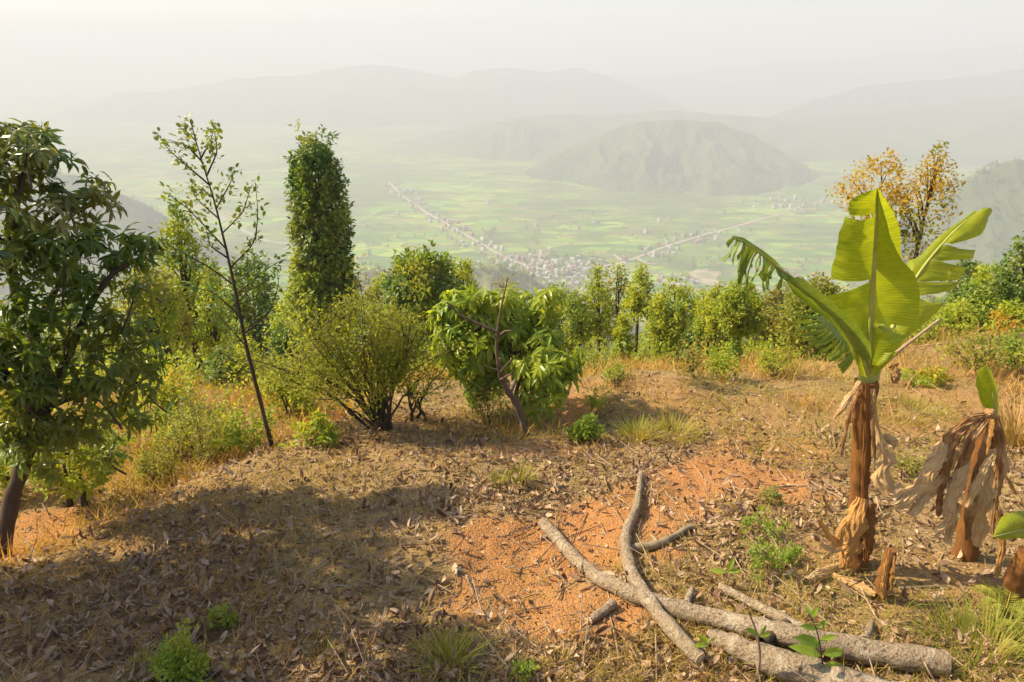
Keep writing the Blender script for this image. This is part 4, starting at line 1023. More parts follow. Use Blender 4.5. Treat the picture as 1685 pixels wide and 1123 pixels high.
# ------------------------------------------------------------------ banana plant
def banana_mat(name, c1, c2, dark, trans=.5, rough=.42):
    m, t, b, o = newmat(name)
    uv = t.nodes.new('ShaderNodeUVMap'); uv.uv_map = 'uv'
    sep = t.nodes.new('ShaderNodeSeparateXYZ'); t.links.new(uv.outputs[0], sep.inputs[0])
    wv = math_(t, 'SINE', math_(t, 'MULTIPLY', sep.outputs[0], 420.0))
    mp_ = node(t, 'ShaderNodeMapping'); mp_.inputs['Scale'].default_value = (34, 1.4, 1); t.links.new(uv.outputs[0], mp_.inputs['Vector'])
    st = noise(t, 2.2, 4, .6, mp_.outputs[0])
    c = mixc(t, ramp(t, st, [(0, 0, 0), (1, 1, 1)], [.35, .7]), c1, c2)
    c = mixc(t, ramp(t, noise(t, 7, 3), [(0, 0, 0), (.5, .5, .5)], [.55, .75]), c, dark)
    c = mixc(t, math_(t, 'MULTIPLY_ADD', wv, .20, .20), c, dark)
    edge = ramp(t, math_(t, 'ADD', sep.outputs[1], math_(t, 'MULTIPLY', noise(t, 30, 3), .12)), [(0, 0, 0), (1, 1, 1)], [1.0, 1.05])
    c = mixc(t, edge, c, (.20, .13, .05))
    t.links.new(c, b.inputs['Base Color'])
    b.inputs['Roughness'].default_value = rough; b.inputs['Specular IOR Level'].default_value = .45
    bump(t, b, math_(t, 'ADD', math_(t, 'MULTIPLY', wv, .3), st), .35, .004)
    tr = t.nodes.new('ShaderNodeBsdfTranslucent'); t.links.new(mixc(t, 1.0, c, (1.25, 1.15, .5), 'MULTIPLY'), tr.inputs[0])
    ms = t.nodes.new('ShaderNodeMixShader'); ms.inputs[0].default_value = trans
    t.links.new(b.outputs[0], ms.inputs[1]); t.links.new(tr.outputs[0], ms.inputs[2]); t.links.new(ms.outputs[0], o.inputs['Surface'])
    return m
BAN = banana_mat('banana leaf', (.27, .34, .015), (.43, .45, .022), (.17, .25, .015), .55)
BAND = banana_mat('old banana leaf', (.15, .23, .03), (.25, .32, .05), (.09, .15, .025), .42)
RIB = plainmat('banana midrib', (.36, .36, .09), (.28, .30, .06), 8, .5)
def dry_mat(name, c1, c2, c3):
    m, t, b, o = newmat(name)
    uv = t.nodes.new('ShaderNodeUVMap'); uv.uv_map = 'uv'
    mp_ = node(t, 'ShaderNodeMapping'); mp_.inputs['Scale'].default_value = (1.5, 14, 1); t.links.new(uv.outputs[0], mp_.inputs['Vector'])
    st = noise(t, 3, 5, .65, mp_.outputs[0]); big = noise(t, 9, 4, .6)
    c = mixc(t, ramp(t, big, [(0, 0, 0), (1, 1, 1)], [.45, .62]), ramp(t, st, [c2, c1], [.3, .65]), c3)
    t.links.new(c, b.inputs['Base Color']); b.inputs['Roughness'].default_value = .75; b.inputs['Specular IOR Level'].default_value = .2
    bump(t, b, st, .7, .006)
    tr = t.nodes.new('ShaderNodeBsdfTranslucent'); t.links.new(c, tr.inputs[0])
    ms = t.nodes.new('ShaderNodeMixShader'); ms.inputs[0].default_value = .15
    t.links.new(b.outputs[0], ms.inputs[1]); t.links.new(tr.outputs[0], ms.inputs[2]); t.links.new(ms.outputs[0], o.inputs['Surface'])
    return m
DRYB = dry_mat('dry beige banana leaf', (.60, .43, .22), (.40, .26, .115), (.50, .31, .13))
DRYN = dry_mat('dry brown banana leaf', (.32, .16, .055), (.15, .07, .028), (.44, .27, .12))
STEM = dry_mat('banana stem sheath', (.34, .15, .035), (.075, .034, .014), (.20, .085, .026))
STEMO = dry_mat('orange dry sheath', (.50, .27, .075), (.36, .18, .05), (.42, .24, .08))

def px3(pts, n, Yb=0):
    return smooth_path(np.array([at(p[0], p[1], p[2] + Yb) for p in pts]), n)
def lin3(pts, n):
    P = np.array([at(*p) for p in pts]); d = np.concatenate([[0], np.cumsum(np.linalg.norm(np.diff(P, axis=0), axis=1))])
    t = np.linspace(0, d[-1], n); return np.stack([np.interp(t, d, P[:, k]) for k in range(3)], 1)
def blade_piece(mb, mid, outer, nu=26, nv=12, bow=.03, seed=0, u0=0.0, ripple=.006):
    M, O = lin3(mid, nu), lin3(outer, nu)
    v = np.linspace(0, 1, nv)[None, :, None]
    w_ = np.linalg.norm(O - M, axis=1)[:, None, None]
    u = np.linspace(0, 1, nu)
    O = O + (O - M) * (.035 * fbm(u * 9, u * 0 + seed, 3, seed))[:, None]
    nrm = norm(np.cross(np.gradient(M, axis=0), O - M + 1e-6))
    nrm = np.where((nrm @ (-M.mean(0)))[:, None] < 0, -nrm, nrm)
    Pn = M[:, None] * (1 - v) + O[:, None] * v
    off = bow * 4 * (v * (1 - v)) * np.minimum(1, w_ / .1) + ripple * 2 * fbm(u[:, None] * 14 + 0 * v[..., 0], v[..., 0] * 2.5 + 0 * u[:, None], 3, seed + 1)[..., None] * v * np.minimum(1, w_ / .1)
    Pn = Pn + nrm[:, None] * off
    Lm = np.linalg.norm(np.array(at(*mid[0])) - at(*mid[-1]))
    UV = np.stack(np.broadcast_arrays(u0 + u[:, None] * Lm, v[..., 0]), -1)
    i, j = np.meshgrid(np.arange(nu - 1), np.arange(nv - 1), indexing='ij'); a = i * nv + j
    mb.add(Pn.reshape(-1, 3), np.stack([a, a + nv, a + nv + 1, a + 1], -1).reshape(-1, 4), 0, UV.reshape(-1, 2))
def rib(root_leaf, pts, r0, r1, mat=None):
    mb = MB(); tube(mb, px3(pts, 24), np.linspace(r0, r1, 24), 7); mb.build('midrib', mat or RIB, root_leaf, smooth=True)
def mid_between(mid, y0, y1, n=6):
    P = np.array(mid, float); ys = np.linspace(y0, y1, n); o = np.argsort(P[:, 1])
    return [(np.interp(y, P[o, 1], P[o, 0]), y, np.interp(y, P[o, 1], P[o, 2])) for y in ys]

BB = ground_hit(1408, 932)
Yb = BB[1]
ban = empty('banana_plant', BB, 'young banana plant with bright upright torn leaves and a brown sheathed trunk', 'banana plant')
mb = MB()
bp = smooth_path(np.array([BB - [0, 0, .05], at(1408, 900, Yb), at(1413, 830, Yb), at(1416, 760, Yb), (at(1420, 690, Yb)), at(1426, 626, Yb)]), 40)
tube(mb, bp, np.interp(np.linspace(0, 1, 40), [0, .08, .25, .5, .8, .97, 1], [.09, .072, .058, .053, .056, .066, .06]), 16, rough=.16, seed=4, cap=(1,))
V_ = np.concatenate(mb.v); mb.uv = [np.stack([(V_[:, 2] - BB[2]), np.arctan2(V_[:, 0] - BB[0], -V_[:, 1] + BB[1])], 1)]
trunk = mb.build('trunk', STEM, ban, smooth=True, with_uv=True)

MID = [(1430, 606, Yb - .02), (1432, 540, Yb - .05), (1437, 460, Yb - .08), (1441, 390, Yb - .14), (1443, 311, Yb - .24)]
d = lambda pts, Y: [(x, y, Y + k * .0) for (x, y), k in zip(pts, range(99))]
mb = MB()
Yf = Yb - .10
blade_piece(mb, mid_between(MID, 349, 311), [(1399, 356, Yf - .05), (1395, 345, Yf - .06), (1398, 330, Yf - .1), (1415, 320, Yf - .14), (1443, 310, Yf - .16)], 18, 10, .012, 1, .8)
blade_piece(mb, mid_between(MID, 459, 355), [(1367, 459, Yf + .12), (1370, 440, Yf + .12), (1377, 410, Yf + .08), (1381, 385, Yf + .02), (1391, 357, Yf - .02)], 26, 14, .03, 2, .5)
blade_piece(mb, mid_between(MID, 604, 461), [(1424, 606, Yf + .06), (1408, 560, Yf + .1), (1388, 528, Yf + .14), (1370, 505, Yf + .16), (1360, 487, Yf + .14)], 26, 14, .03, 3, .1)
blade_piece(mb, mid_between(MID, 533, 311), [(1511, 541, Yf + .02), (1513, 510, Yf + .02), (1511, 470, Yf + .02), (1504, 450, Yf), (1484, 428, Yf - .04), (1468, 398, Yf - .1), (1454, 350, Yf - .14), (1443, 310, Yf - .16)], 40, 16, -.02, 4, .25)
blade_piece(mb, mid_between(MID, 604, 536), [(1438, 606, Yf + .05), (1462, 590, Yf + .05), (1494, 553, Yf + .03), (1470, 540, Yf + .08), (1446, 536, Yf + .04)], 24, 12, .05, 5, .1)
leaf1 = mb.build('leaf', BAN, ban, smooth=True, with_uv=True); leaf1['label'] = 'broad upright yellow-green leaf facing the viewer with two tears'
rib(leaf1, MID, .020, .005)
mb = MB()
blade_piece(mb, mid_between(MID, 440, 313), [(1483, 428, Yb + .16), (1482, 390, Yb + .14), (1474, 355, Yb + .08), (1462, 335, Yb), (1445, 311, Yb - .2)], 26, 12, -.05, 6, .4)
lf_ = mb.build('leaf', BAN, ban, smooth=True, with_uv=True); lf_['label'] = 'folded back flap of the upright leaf'
MR = [(1450, 590, Yb + .1), (1470, 535, Yb + .2), (1498, 470, Yb + .3), (1530, 425, Yb + .38), (1570, 380, Yb + .48), (1614, 345, Yb + .6)]
mb = MB()
q = Yb + .4
blade_piece(mb, mid_between(MR, 404, 345), [(1566, 402, q + .02), (1590, 396, q + .06), (1612, 388, q + .1), (1622, 374, q + .12), (1626, 360, q + .15), (1635, 345, q + .2), (1615, 344, q + .2)], 24, 12, .03, 11, .7)
blade_piece(mb, mid_between(MR, 426, 405), [(1546, 430, q), (1575, 428, q + .02), (1602, 425, q + .04), (1606, 412, q + .06), (1580, 410, q + .04), (1562, 404, q + .03)], 18, 12, .02, 12, .6)
blade_piece(mb, mid_between(MR, 462, 427), [(1520, 464, q - .06), (1560, 462, q - .03), (1583, 459, q), (1591, 440, q + .02), (1570, 436, q), (1546, 430, q)], 20, 12, .03, 13, .45)
blade_piece(mb, mid_between(MR, 492, 463), [(1512, 486, q - .12), (1540, 484, q - .1), (1564, 478, q - .08), (1580, 466, q - .06), (1550, 465, q - .06), (1522, 464, q - .06)], 20, 12, .03, 14, .3)
blade_piece(mb, mid_between(MR, 588, 493), [(1462, 588, q - .25), (1492, 556, q - .22), (1525, 530, q - .2), (1545, 512, q - .18), (1558, 498, q - .16), (1530, 499, q - .16), (1512, 490, q - .14)], 24, 12, .04, 15, 0)
blade_piece(mb, mid_between(MR, 470, 352), [(1490, 444, q + .02), (1494, 430, q + .02), (1512, 424, q + .04), (1524, 410, q + .06), (1550, 385, q + .1), (1605, 346, q + .2)], 24, 8, .02, 16, .4)
leaf2 = mb.build('leaf', BAN, ban, smooth=True, with_uv=True); leaf2['label'] = 'long right-hand leaf split into wide fingers'
rib(leaf2, MR, .014, .004)
# drooping left leaf: half of it hangs in narrow strips
ML = [(1424, 606, Yb - .04), (1400, 556, Yb - .14), (1365, 510, Yb - .24), (1328, 474, Yb - .32), (1292, 450, Yb - .38), (1255, 420, Yb - .42), (1222, 396, Yb - .45), (1205, 391, Yb - .46)]
MLa = np.array(ML, float)
def ml(t):
    i = np.linspace(0, 1, len(MLa)); return np.array([np.interp(t, i, MLa[:, k]) for k in range(3)])
g = np.random.default_rng(120)
mb = MB()
wd_ = .35 + g.exponential(.8, 21); ts_ = 1.0 - .40 * np.concatenate([[0], np.cumsum(wd_)]) / wd_.sum()
for k in range(21):
    t1, t0 = ts_[k], ts_[k + 1] + .001
    L = np.interp(k, [0, 2, 7, 13, 20], [26, 38, 58, 60, 44]) * g.uniform(.45, 1.2); sl = np.interp(k, [0, 8, 20], [-.75, -.32, -.12]) + g.uniform(-.2, .2)
    dx, dy = sl * L, L
    a, b_ = ml(t0), ml(t1)
    pm = [tuple(a + (b_ - a) * f) for f in (0, .5, 1)]
    tw = g.uniform(-.07, .05)
    e0, e1 = a + [dx + 1, dy, tw], b_ + [dx + 1.5, dy - g.uniform(0, 7), tw * .4]
    blade_piece(mb, pm, [tuple(e0), tuple((e0 + e1) / 2 + [0, g.uniform(0, 5), 0]), tuple(e1)], 4, 14, .02 * g.choice((-1, 1)), 130 + k, t0, .012)
pm = [tuple(ml(f)) for f in np.linspace(.08, .64, 8)]
blade_piece(mb, pm, [(1434, 590, Yb - .1), (1432, 565, Yb - .2), (1405, 530, Yb - .3), (1382, 512, Yb - .34), (1372, 498, Yb - .36), (1345, 478, Yb - .4), (1325, 462, Yb - .42), (1312, 457, Yb - .42)], 34, 10, .04, 150, .1)
pm = [tuple(ml(f)) for f in np.linspace(.12, .60, 8)]
blade_piece(mb, pm, [(1408, 590, Yb - .0), (1392, 562, Yb - .1), (1372, 535, Yb - .18), (1345, 515, Yb - .26), (1325, 500, Yb - .3), (1305, 482, Yb - .34), (1300, 470, Yb - .36)], 30, 9, -.03, 151, .1)
pm = [tuple(ml(f)) for f in np.linspace(.66, 1, 6)]
blade_piece(mb, pm, [(1300, 452, Yb - .36), (1275, 428, Yb - .4), (1250, 408, Yb - .42), (1222, 391, Yb - .44), (1206, 388, Yb - .46)], 20, 5, .01, 152, .6)
leaf3 = mb.build('leaf', BAND, ban, smooth=True, with_uv=True); leaf3['label'] = 'drooping left leaf torn into hanging strips'
rib(leaf3, ML, .017, .004)
# an older leaf hanging below it
mb = MB()
st0 = (1404, 566, Yb + .12)
fe = [(1303, 518), (1308, 530), (1311, 541), (1317, 552), (1324, 560), (1333, 566), (1342, 570), (1350, 578), (1358, 586), (1366, 592), (1374, 594), (1380, 604), (1385, 612)]
for k, (ex, ey) in enumerate(fe):
    f = k / 12
    m0 = np.array([1352 + 46 * f, 522 + 40 * f, Yb + .10 + .02 * f]); m1 = m0 + [4.2, 3.4, 0]
    e = np.array([ex, ey, Yb + .05 + .03 * g.random()]); kn = (m0 + e) / 2 + [-6, -7, 0]
    blade_piece(mb, [tuple(m0), tuple((m0 + m1) / 2), tuple(m1)], [tuple(e + [-2, -3, 0]), tuple(e + [-2, 2, 0]), tuple(e + [3, 2, 0])], 4, 14, .05, 160 + k, 0, .01)
leaf4 = mb.build('leaf', BAND, ban, smooth=True, with_uv=True); leaf4['label'] = 'dark old leaf hanging in a fan of strips'
rib(leaf4, [(1420, 600, Yb + .02), (1404, 570, Yb + .1), (1375, 540, Yb + .12), (1350, 520, Yb + .12)], .012, .004)
mb = MB()
blade_piece(mb, [(1432, 618, Yb - .06), (1440, 600, Yb - .07), (1452, 580, Yb - .08)], [(1440, 618, Yb - .09), (1462, 596, Yb - .12), (1484, 572, Yb - .1)], 12, 8, .03, 171)
blade_piece(mb, [(1424, 622, Yb - .07), (1418, 600, Yb - .09), (1412, 575, Yb - .1)], [(1416, 618, Yb - .1), (1408, 596, Yb - .12), (1402, 570, Yb - .11)], 12, 8, .03, 172)
mb.build('leaf_sheath', BAN, ban, smooth=True, with_uv=True)
mb = MB()
tube(mb, smooth_path(np.array([at(1424, 645, Yb), at(1424, 620, Yb), at(1420, 598, Yb - .03)]), 8), np.linspace(.052, .018, 8), 9); tube(mb, smooth_path(np.array([at(1426, 645, Yb), at(1431, 618, Yb), at(1434, 590, Yb - .03)]), 8), np.linspace(.05, .016, 8), 9); tube(mb, smooth_path(np.array([at(1428, 645, Yb), at(1440, 612, Yb + .02), at(1452, 588, Yb + .08)]), 8), np.linspace(.045, .014, 8), 9)
mb.build('petiole', RIB, ban, smooth=True)
mb = MB(); tube(mb, px3([(1448, 606, Yb), (1475, 580, Yb - .02), (1512, 552, Yb), (1546, 526, Yb + .05)], 12), np.linspace(.012, .007, 12), 6, cap=(1,)); mb.build('dry_stalk', MAT['twig'], ban, smooth=True)

def ribbon(root, name, pts, w0, w1, mat, seed=0, curl=.5, fold=.2, n=44, nc=15, label=None):
    """a crumpled dry strip: width in photograph pixels, curled across and creased along"""
    g = np.random.default_rng(seed)
    P = px3(pts, n); s = pxm(pts[0][0], pts[0][1], pts[0][2])
    T = norm(np.gradient(P, axis=0)); vw = norm(-P)
    side = norm(np.cross(T, vw)); nr = np.cross(side, T)
    W = np.interp(np.linspace(0, 1, n), [0, .25, .7, 1], [w0, (w0 + w1) * .55, w1, w1 * .55]) * s * (1 + .45 * fbm(np.linspace(0, 9, n), np.zeros(n) + seed, 3, seed))
    c = np.linspace(-1, 1, nc)
    ang = c[None] * curl * 1.6 + .45 * fbm(np.linspace(0, 5, n), np.zeros(n) + 9, 2, seed + 3)[:, None]
    x = np.sin(ang) / max(curl, .3) * .62; z = (np.cos(ang) - 1) / max(curl, .3) * .62
    ln = np.linspace(0, 1, n)[:, None]
    cr = np.abs(fbm(ln * 4 + c[None] * 1.3, c[None] * 2.6 - ln * 3, 3, seed + 5)) * 2 - .6
    crease = fold * (cr + .55 * np.abs(((c[None] * 2.2 + ln * 1.5 + seed * .37) % 1.0) - .5) * 2 +   .10 * fbm(ln * 16 + 0 * c[None], c[None] * 5 + 0 * ln, 2, seed + 8))
    rag = 1 + .5 * np.abs(c[None]) ** 6 * fbm(np.linspace(0, 26, n)[:, None] + 0 * c[None], np.sign(c)[None] * 3 + 0 * ln, 3, seed + 11)
    V = P[:, None] + side[:, None] * (x * rag * W[:, None] * .5)[..., None] + nr[:, None] * ((z + crease) * W[:, None] * .5)[..., None]
    i, j = np.meshgrid(np.arange(n - 1), np.arange(nc - 1), indexing='ij'); a = i * nc + j
    Ls = np.concatenate([[0], np.cumsum(np.linalg.norm(np.diff(P, axis=0), axis=1))])
    UV = np.stack(np.broadcast_arrays(Ls[:, None] * 6, c[None] * .5 + .5), -1)
    mb = MB(); mb.add(V.reshape(-1, 3), np.stack([a, a + nc, a + nc + 1, a + 1], -1).reshape(-1, 4), 0, UV.reshape(-1, 2))
    o = mb.build(name, mat, root, smooth=False, with_uv=True)
    if label: o['label'] = label
    return o
q = Yb - .08
for k, (pts, w0, w1, m) in enumerate((
        ([(1416, 628, q), (1400, 650, q - .06), (1386, 672, q - .08), (1372, 690, q - .06)], 8, 12, DRYB), ([(1414, 640, q), (1398, 680, q - .06), (1390, 720, q - .06), (1383, 752, q - .05)], 9, 7, DRYN),
        ([(1412, 650, q - .02), (1406, 690, q - .05), (1412, 740, q - .02)], 12, 10, STEM), ([(1432, 640, q - .02), (1436, 700, q - .04), (1440, 760, q - .02)], 12, 8, DRYN),
        ([(1438, 640, q), (1442, 690, q - .05), (1456, 750, q - .08), (1463, 830, q - .05)], 6, 4, DRYB), ([(1442, 700, q), (1455, 745, q - .06), (1452, 790, q - .08), (1466, 812, q - .1), (1486, 800, q - .1)], 14, 34, DRYB),
        ([(1446, 730, q + .02), (1462, 720, q), (1476, 735, q)], 8, 20, DRYB), ([(1425, 632, q - .05), (1426, 690, q - .05), (1422, 780, q), (1418, 850, q + .02)], 16, 12, STEM),
        ([(1418, 820, q), (1408, 860, q - .06), (1400, 900, q - .06), (1386, 936, q - .05)], 26, 32, STEMO), ([(1428, 830, q), (1432, 880, q - .06), (1424, 925, q - .02)], 22, 20, STEM), ([(1402, 850, q), (1385, 868, q - .05), (1378, 895, q - .06), (1362, 880, q - .1), (1348, 856, q - .12)], 12, 16, STEMO),
        ([(1396, 900, q), (1372, 905, q - .05), (1350, 895, q - .06)], 10, 12, DRYB), ([(1440, 860, q), (1452, 850, q), (1470, 845, q - .04)], 10, 12, DRYB), ([(1398, 925, q), (1360, 940, q - .1), (1330, 955, q - .2)], 8, 22, DRYB), ([(1370, 945, q - .1), (1400, 962, q - .2), (1440, 978, q - .3)], 10, 18, DRYB),
        ([(1470, 600, q + .1), (1474, 612, q + .08), (1472, 632, q + .08)], 14, 16, DRYN))):
    ribbon(ban, 'dry_sheath', pts, w0, w1, m, 200 + k, .7, .2)

# --- withered young banana right of it
WB = ground_hit(1590, 915)
Yw = WB[1]
wit = empty('withered_banana', WB, 'withered small banana plant draped in dry beige and brown leaves with one new green leaf', 'banana plant')
mb = MB()
P = smooth_path(np.array([WB - [0, 0, .05], at(1600, 850, Yw), at(1612, 770, Yw), at(1630, 685, Yw)]), 24)
tube(mb, P, np.linspace(.075, .04, 24), 12, rough=.2, cap=(1,)); V_ = np.concatenate(mb.v); mb.uv = [np.stack([V_[:, 2] * 2, np.arctan2(V_[:, 0] - WB[0], -V_[:, 1] + WB[1])], 1)]
mb.build('trunk', STEM, wit, smooth=True, with_uv=True)
q = Yw - .06
for k, (pts, w0, w1, m, cu) in enumerate((
        ([(1622, 682, q), (1590, 690, q - .05), (1560, 722, q - .1), (1545, 760, q - .12)], 16, 22, DRYN, .9), ([(1612, 688, q), (1575, 715, q - .1), (1558, 760, q - .14), (1548, 800, q - .14), (1544, 850, q - .14)], 20, 26, DRYN, .9),
        ([(1555, 730, q - .1), (1535, 765, q - .16), (1515, 800, q - .2), (1488, 826, q - .24), (1472, 832, q - .26)], 26, 40, DRYB, .8), ([(1565, 750, q - .08), (1545, 790, q - .14), (1520, 815, q - .2), (1500, 850, q - .26)], 24, 30, DRYB, .9),
        ([(1626, 690, q - .02), (1600, 720, q - .1), (1582, 770, q - .14), (1562, 820, q - .16), (1556, 880, q - .2)], 18, 30, DRYN, 1.1), ([(1592, 755, q - .12), (1578, 790, q - .18), (1566, 820, q - .2), (1560, 895, q - .26)], 26, 40, DRYB, 1.0),
        ([(1632, 690, q - .03), (1622, 730, q - .1), (1606, 790, q - .16), (1596, 840, q - .18), (1592, 890, q - .2)], 16, 30, DRYN, 1.0), ([(1634, 740, q - .1), (1620, 770, q - .18), (1602, 810, q - .22), (1590, 835, q - .24)], 20, 32, DRYB, 1.3),
        ([(1628, 760, q - .1), (1622, 800, q - .14), (1615, 840, q - .16), (1608, 900, q - .2)], 22, 30, DRYB, .4), ([(1640, 690, q), (1646, 740, q - .04), (1640, 790, q - .08), (1632, 880, q - .1)], 14, 26, DRYN, .9),
        ([(1644, 700, q), (1654, 760, q - .03), (1644, 800, q - .06)], 10, 22, DRYB, .9), ([(1644, 770, q), (1660, 790, q - .04), (1672, 815, q - .08)], 5, 7, STEMO, .5), ([(1634, 690, q - .06), (1630, 720, q - .12), (1624, 750, q - .14)], 6, 8, STEMO, .6),
        ([(1600, 700, q - .06), (1575, 745, q - .16), (1568, 770, q - .17)], 10, 12, DRYN, .8), ([(1620, 676, q), (1632, 680, q - .05), (1645, 690, q - .02)], 22, 20, DRYN, 1.2), ([(1580, 830, q - .2), (1560, 860, q - .26), (1535, 880, q - .3)], 18, 20, DRYB, .8),
        ([(1640, 840, q - .1), (1650, 900, q - .15), (1640, 950, q - .2)], 18, 20, STEMO, .9))):
    ribbon(wit, 'dry_leaf', pts, w0 * .85, w1 * .85, m, 260 + k, cu, .26)
mb = MB()
mid_ = [(1640, 688, Yw - .02), (1634, 640, Yw - .03), (1622, 603, Yw - .02)]
blade_piece(mb, mid_, [(1636, 688, Yw - .02), (1614, 665, Yw + .03), (1606, 632, Yw + .04), (1610, 608, Yw), (1621, 602, Yw - .02)], 18, 8, .02, 181)
blade_piece(mb, mid_, [(1643, 688, Yw - .02), (1640, 660, Yw + .02), (1637, 630, Yw + .03), (1630, 608, Yw), (1623, 602, Yw - .02)], 18, 8, .02, 182)
nl_ = mb.build('leaf', BAN, wit, smooth=True, with_uv=True); nl_['label'] = 'single new upright green leaf'
mb = MB(); tube(mb, px3([(1646, 760, Yw), (1645, 720, Yw), (1640, 688, Yw - .02), (1634, 645, Yw - .03)], 14), np.linspace(.012, .005, 14), 6); mb.build('midrib', RIB, nl_, smooth=True)

SBn = ground_hit(1452, 985)
stp = empty('banana_stump', SBn, 'short dry orange-brown banana sucker stump at the foot of the banana plant', 'stump')
mb = MB(); P = smooth_path(np.array([SBn - [0, 0, .03], at(1456, 950, SBn[1]), at(1466, 905, SBn[1] + .02)]), 16); tube(mb, P, np.linspace(.048, .03, 16), 10, rough=.3, cap=(1,))
V_ = np.concatenate(mb.v); mb.uv = [np.stack([V_[:, 2] * 3, V_[:, 0] * 9], 1)]; mb.build('trunk', STEM, stp, smooth=True, with_uv=True)
for k, (pts, w0, w1) in enumerate((([(1452, 985, SBn[1] - .05), (1456, 945, SBn[1] - .06), (1464, 905, SBn[1] - .05)], 14, 8), ([(1462, 980, SBn[1] - .04), (1470, 940, SBn[1] - .05), (1472, 915, SBn[1] - .02)], 10, 8))):
    ribbon(stp, 'dry_sheath', pts, w0, w1, STEMO, 300 + k, .9, .3)
EB = ground_hit(1668, 985)
sk = empty('banana_sucker', EB, 'cut banana sucker with a green leaf at the right frame edge', 'banana plant')
mb = MB(); tube(mb, smooth_path(np.array([EB - [0, 0, .03], at(1672, 950, EB[1]), at(1692, 905, EB[1])]), 16), np.linspace(.06, .045, 16), 10, rough=.25, cap=(1,)); V_ = np.concatenate(mb.v); mb.uv = [V_[:, [2, 0]] * 4]
mb.build('trunk', STEM, sk, smooth=True, with_uv=True)
mb = MB(); mid_ = [(1700, 905, EB[1]), (1675, 872, EB[1] - .05), (1632, 884, EB[1] - .12)]
mid_ = [(1720, 880, EB[1]), (1680, 872, EB[1] - .05), (1634, 884, EB[1] - .12)]
blade_piece(mb, mid_, [(1720, 850, EB[1] + .05), (1680, 840, EB[1] + .05), (1648, 850, EB[1]), (1633, 884, EB[1] - .12)], 16, 8, .03, 191)
blade_piece(mb, mid_, [(1720, 900, EB[1]), (1680, 886, EB[1] - .08), (1650, 888, EB[1] - .1), (1633, 885, EB[1] - .12)], 16, 8, .02, 192)
l5 = mb.build('leaf', BAN, sk, smooth=True, with_uv=True); rib(l5, [(1692, 908, EB[1])] + mid_, .014, .004)

# ------------------------------------------------------------------ cut logs and branches
def log_pts(pts, lift=.5):
    out, rad = [], []
    for x, y, wpx in pts:
        h = ground_hit(x, min(y + wpx * .38, 1300)); s = np.dot(h, [0, cp, -sp]) / FPX
        r = wpx * .385 * s
        out.append(h + np.array([0, 0, r * (1 + lift * 0)])); rad.append(r)
    return np.array(out), np.array(rad)
def log(root, name, pts, mat, n=12, m=40, seed=0, caps=(0, 1), rough=.14, zadd=0):
    P, r = log_pts(pts); P[:, 2] += zadd
    Q = smooth_path(np.hstack([P, r[:, None]]), m)
    Q[:, 2] += .006 * fbm(np.arange(m) * .3, np.zeros(m), 2, seed)
    mb = MB(); V = tube(mb, Q[:, :3], Q[:, 3], n, rough=rough, seed=seed)
    o = mb.build(name, mat, root, smooth=True)
    for e in caps:
        ring = V[0] if e == 0 else V[-1]; c = ring.mean(0); d_ = norm(Q[0, :3] - Q[1, :3]) if e == 0 else norm(Q[-1, :3] - Q[-2, :3])
        VV = np.vstack([ring, ring * .94 + c * .06 + d_ * .004, c + d_ * .006]); j = np.arange(n); k = (j + 1) % n
        mb = MB(); mb.add(VV, np.stack([j, k, k + n, j + n], 1)); mb.add(VV, np.stack([j + n, k + n, np.full(n, 2 * n)], 1))
        mb.build('cut_end', MAT['cut_wood'], o, smooth=False)
    return o
LA = [(893, 858, 26), (915, 882, 27), (950, 922, 29), (985, 950, 33), (1040, 976, 35), (1100, 996, 37), (1200, 1020, 42), (1300, 1042, 48), (1400, 1064, 52), (1490, 1078, 55), (1550, 1086, 56)]
rt = empty('fallen_trunk', log_pts(LA)[0][5] * [1, 1, 1], 'long pale cut tree trunk lying across the bottom with a sawn left end', 'log')
log(rt, 'trunk', LA, MAT['bark_log'], 14, 60, 1)
log(rt, 'branch', [(1330, 1046, 30), (1290, 1026, 24), (1240, 1000, 20), (1184, 971, 15)], MAT['bark_log'], 9, 24, 2, (1,), zadd=.03)
log(rt, 'branch', [(1010, 990, 22), (990, 1006, 20), (970, 1020, 17)], MAT['bark_log'], 8, 12, 3, (1,))
log(rt, 'branch', [(905, 880, 12), (897, 884, 11), (890, 884, 9)], MAT['bark_log'], 7, 8, 4, (1,))
LB = [(1054, 782, 12), (1051, 812, 14), (1045, 845, 18), (1031, 872, 22), (1027, 900, 25), (1036, 945, 29), (1060, 985, 32), (1090, 1024, 34), (1122, 1060, 33), (1150, 1088, 28)]
for pts in ([(1128, 1000, 16), (1134, 984, 14), (1138, 974, 12)], [(1420, 1060, 18), (1428, 1040, 15), (1432, 1030, 13)], [(1040, 972, 12), (1046, 960, 10), (1050, 953, 9)]):
    log(rt, 'branch', pts, MAT['bark_log'], 8, 8, int(pts[0][0]), (1,), zadd=.03)
rt = empty('forked_branch', log_pts(LB)[0][4], 'grey forked branch lying upright in view across the orange soil', 'branch')
log(rt, 'stem', LB, MAT['bark_log'], 11, 50, 5, rough=.2, zadd=.025)
log(rt, 'fork', [(1034, 902, 20), (1060, 900, 18), (1085, 894, 17), (1112, 880, 15), (1138, 866, 12)], MAT['bark_grey'], 9, 24, 6, (1,), .25)
log(rt, 'fork', [(1080, 893, 9), (1078, 886, 8), (1072, 882, 6)], MAT['bark_grey'], 7, 8, 7, (1,))
LC = [(1166, 1046, 32), (1205, 1056, 46), (1250, 1078, 56), (1320, 1098, 60), (1420, 1128, 64), (1560, 1170, 66)]
rt = empty('cut_log', log_pts(LC)[0][2], 'thick mottled cut log in the bottom foreground below the long trunk', 'log')
log(rt, 'trunk', LC, MAT['bark_log'], 14, 40, 8, rough=.18)
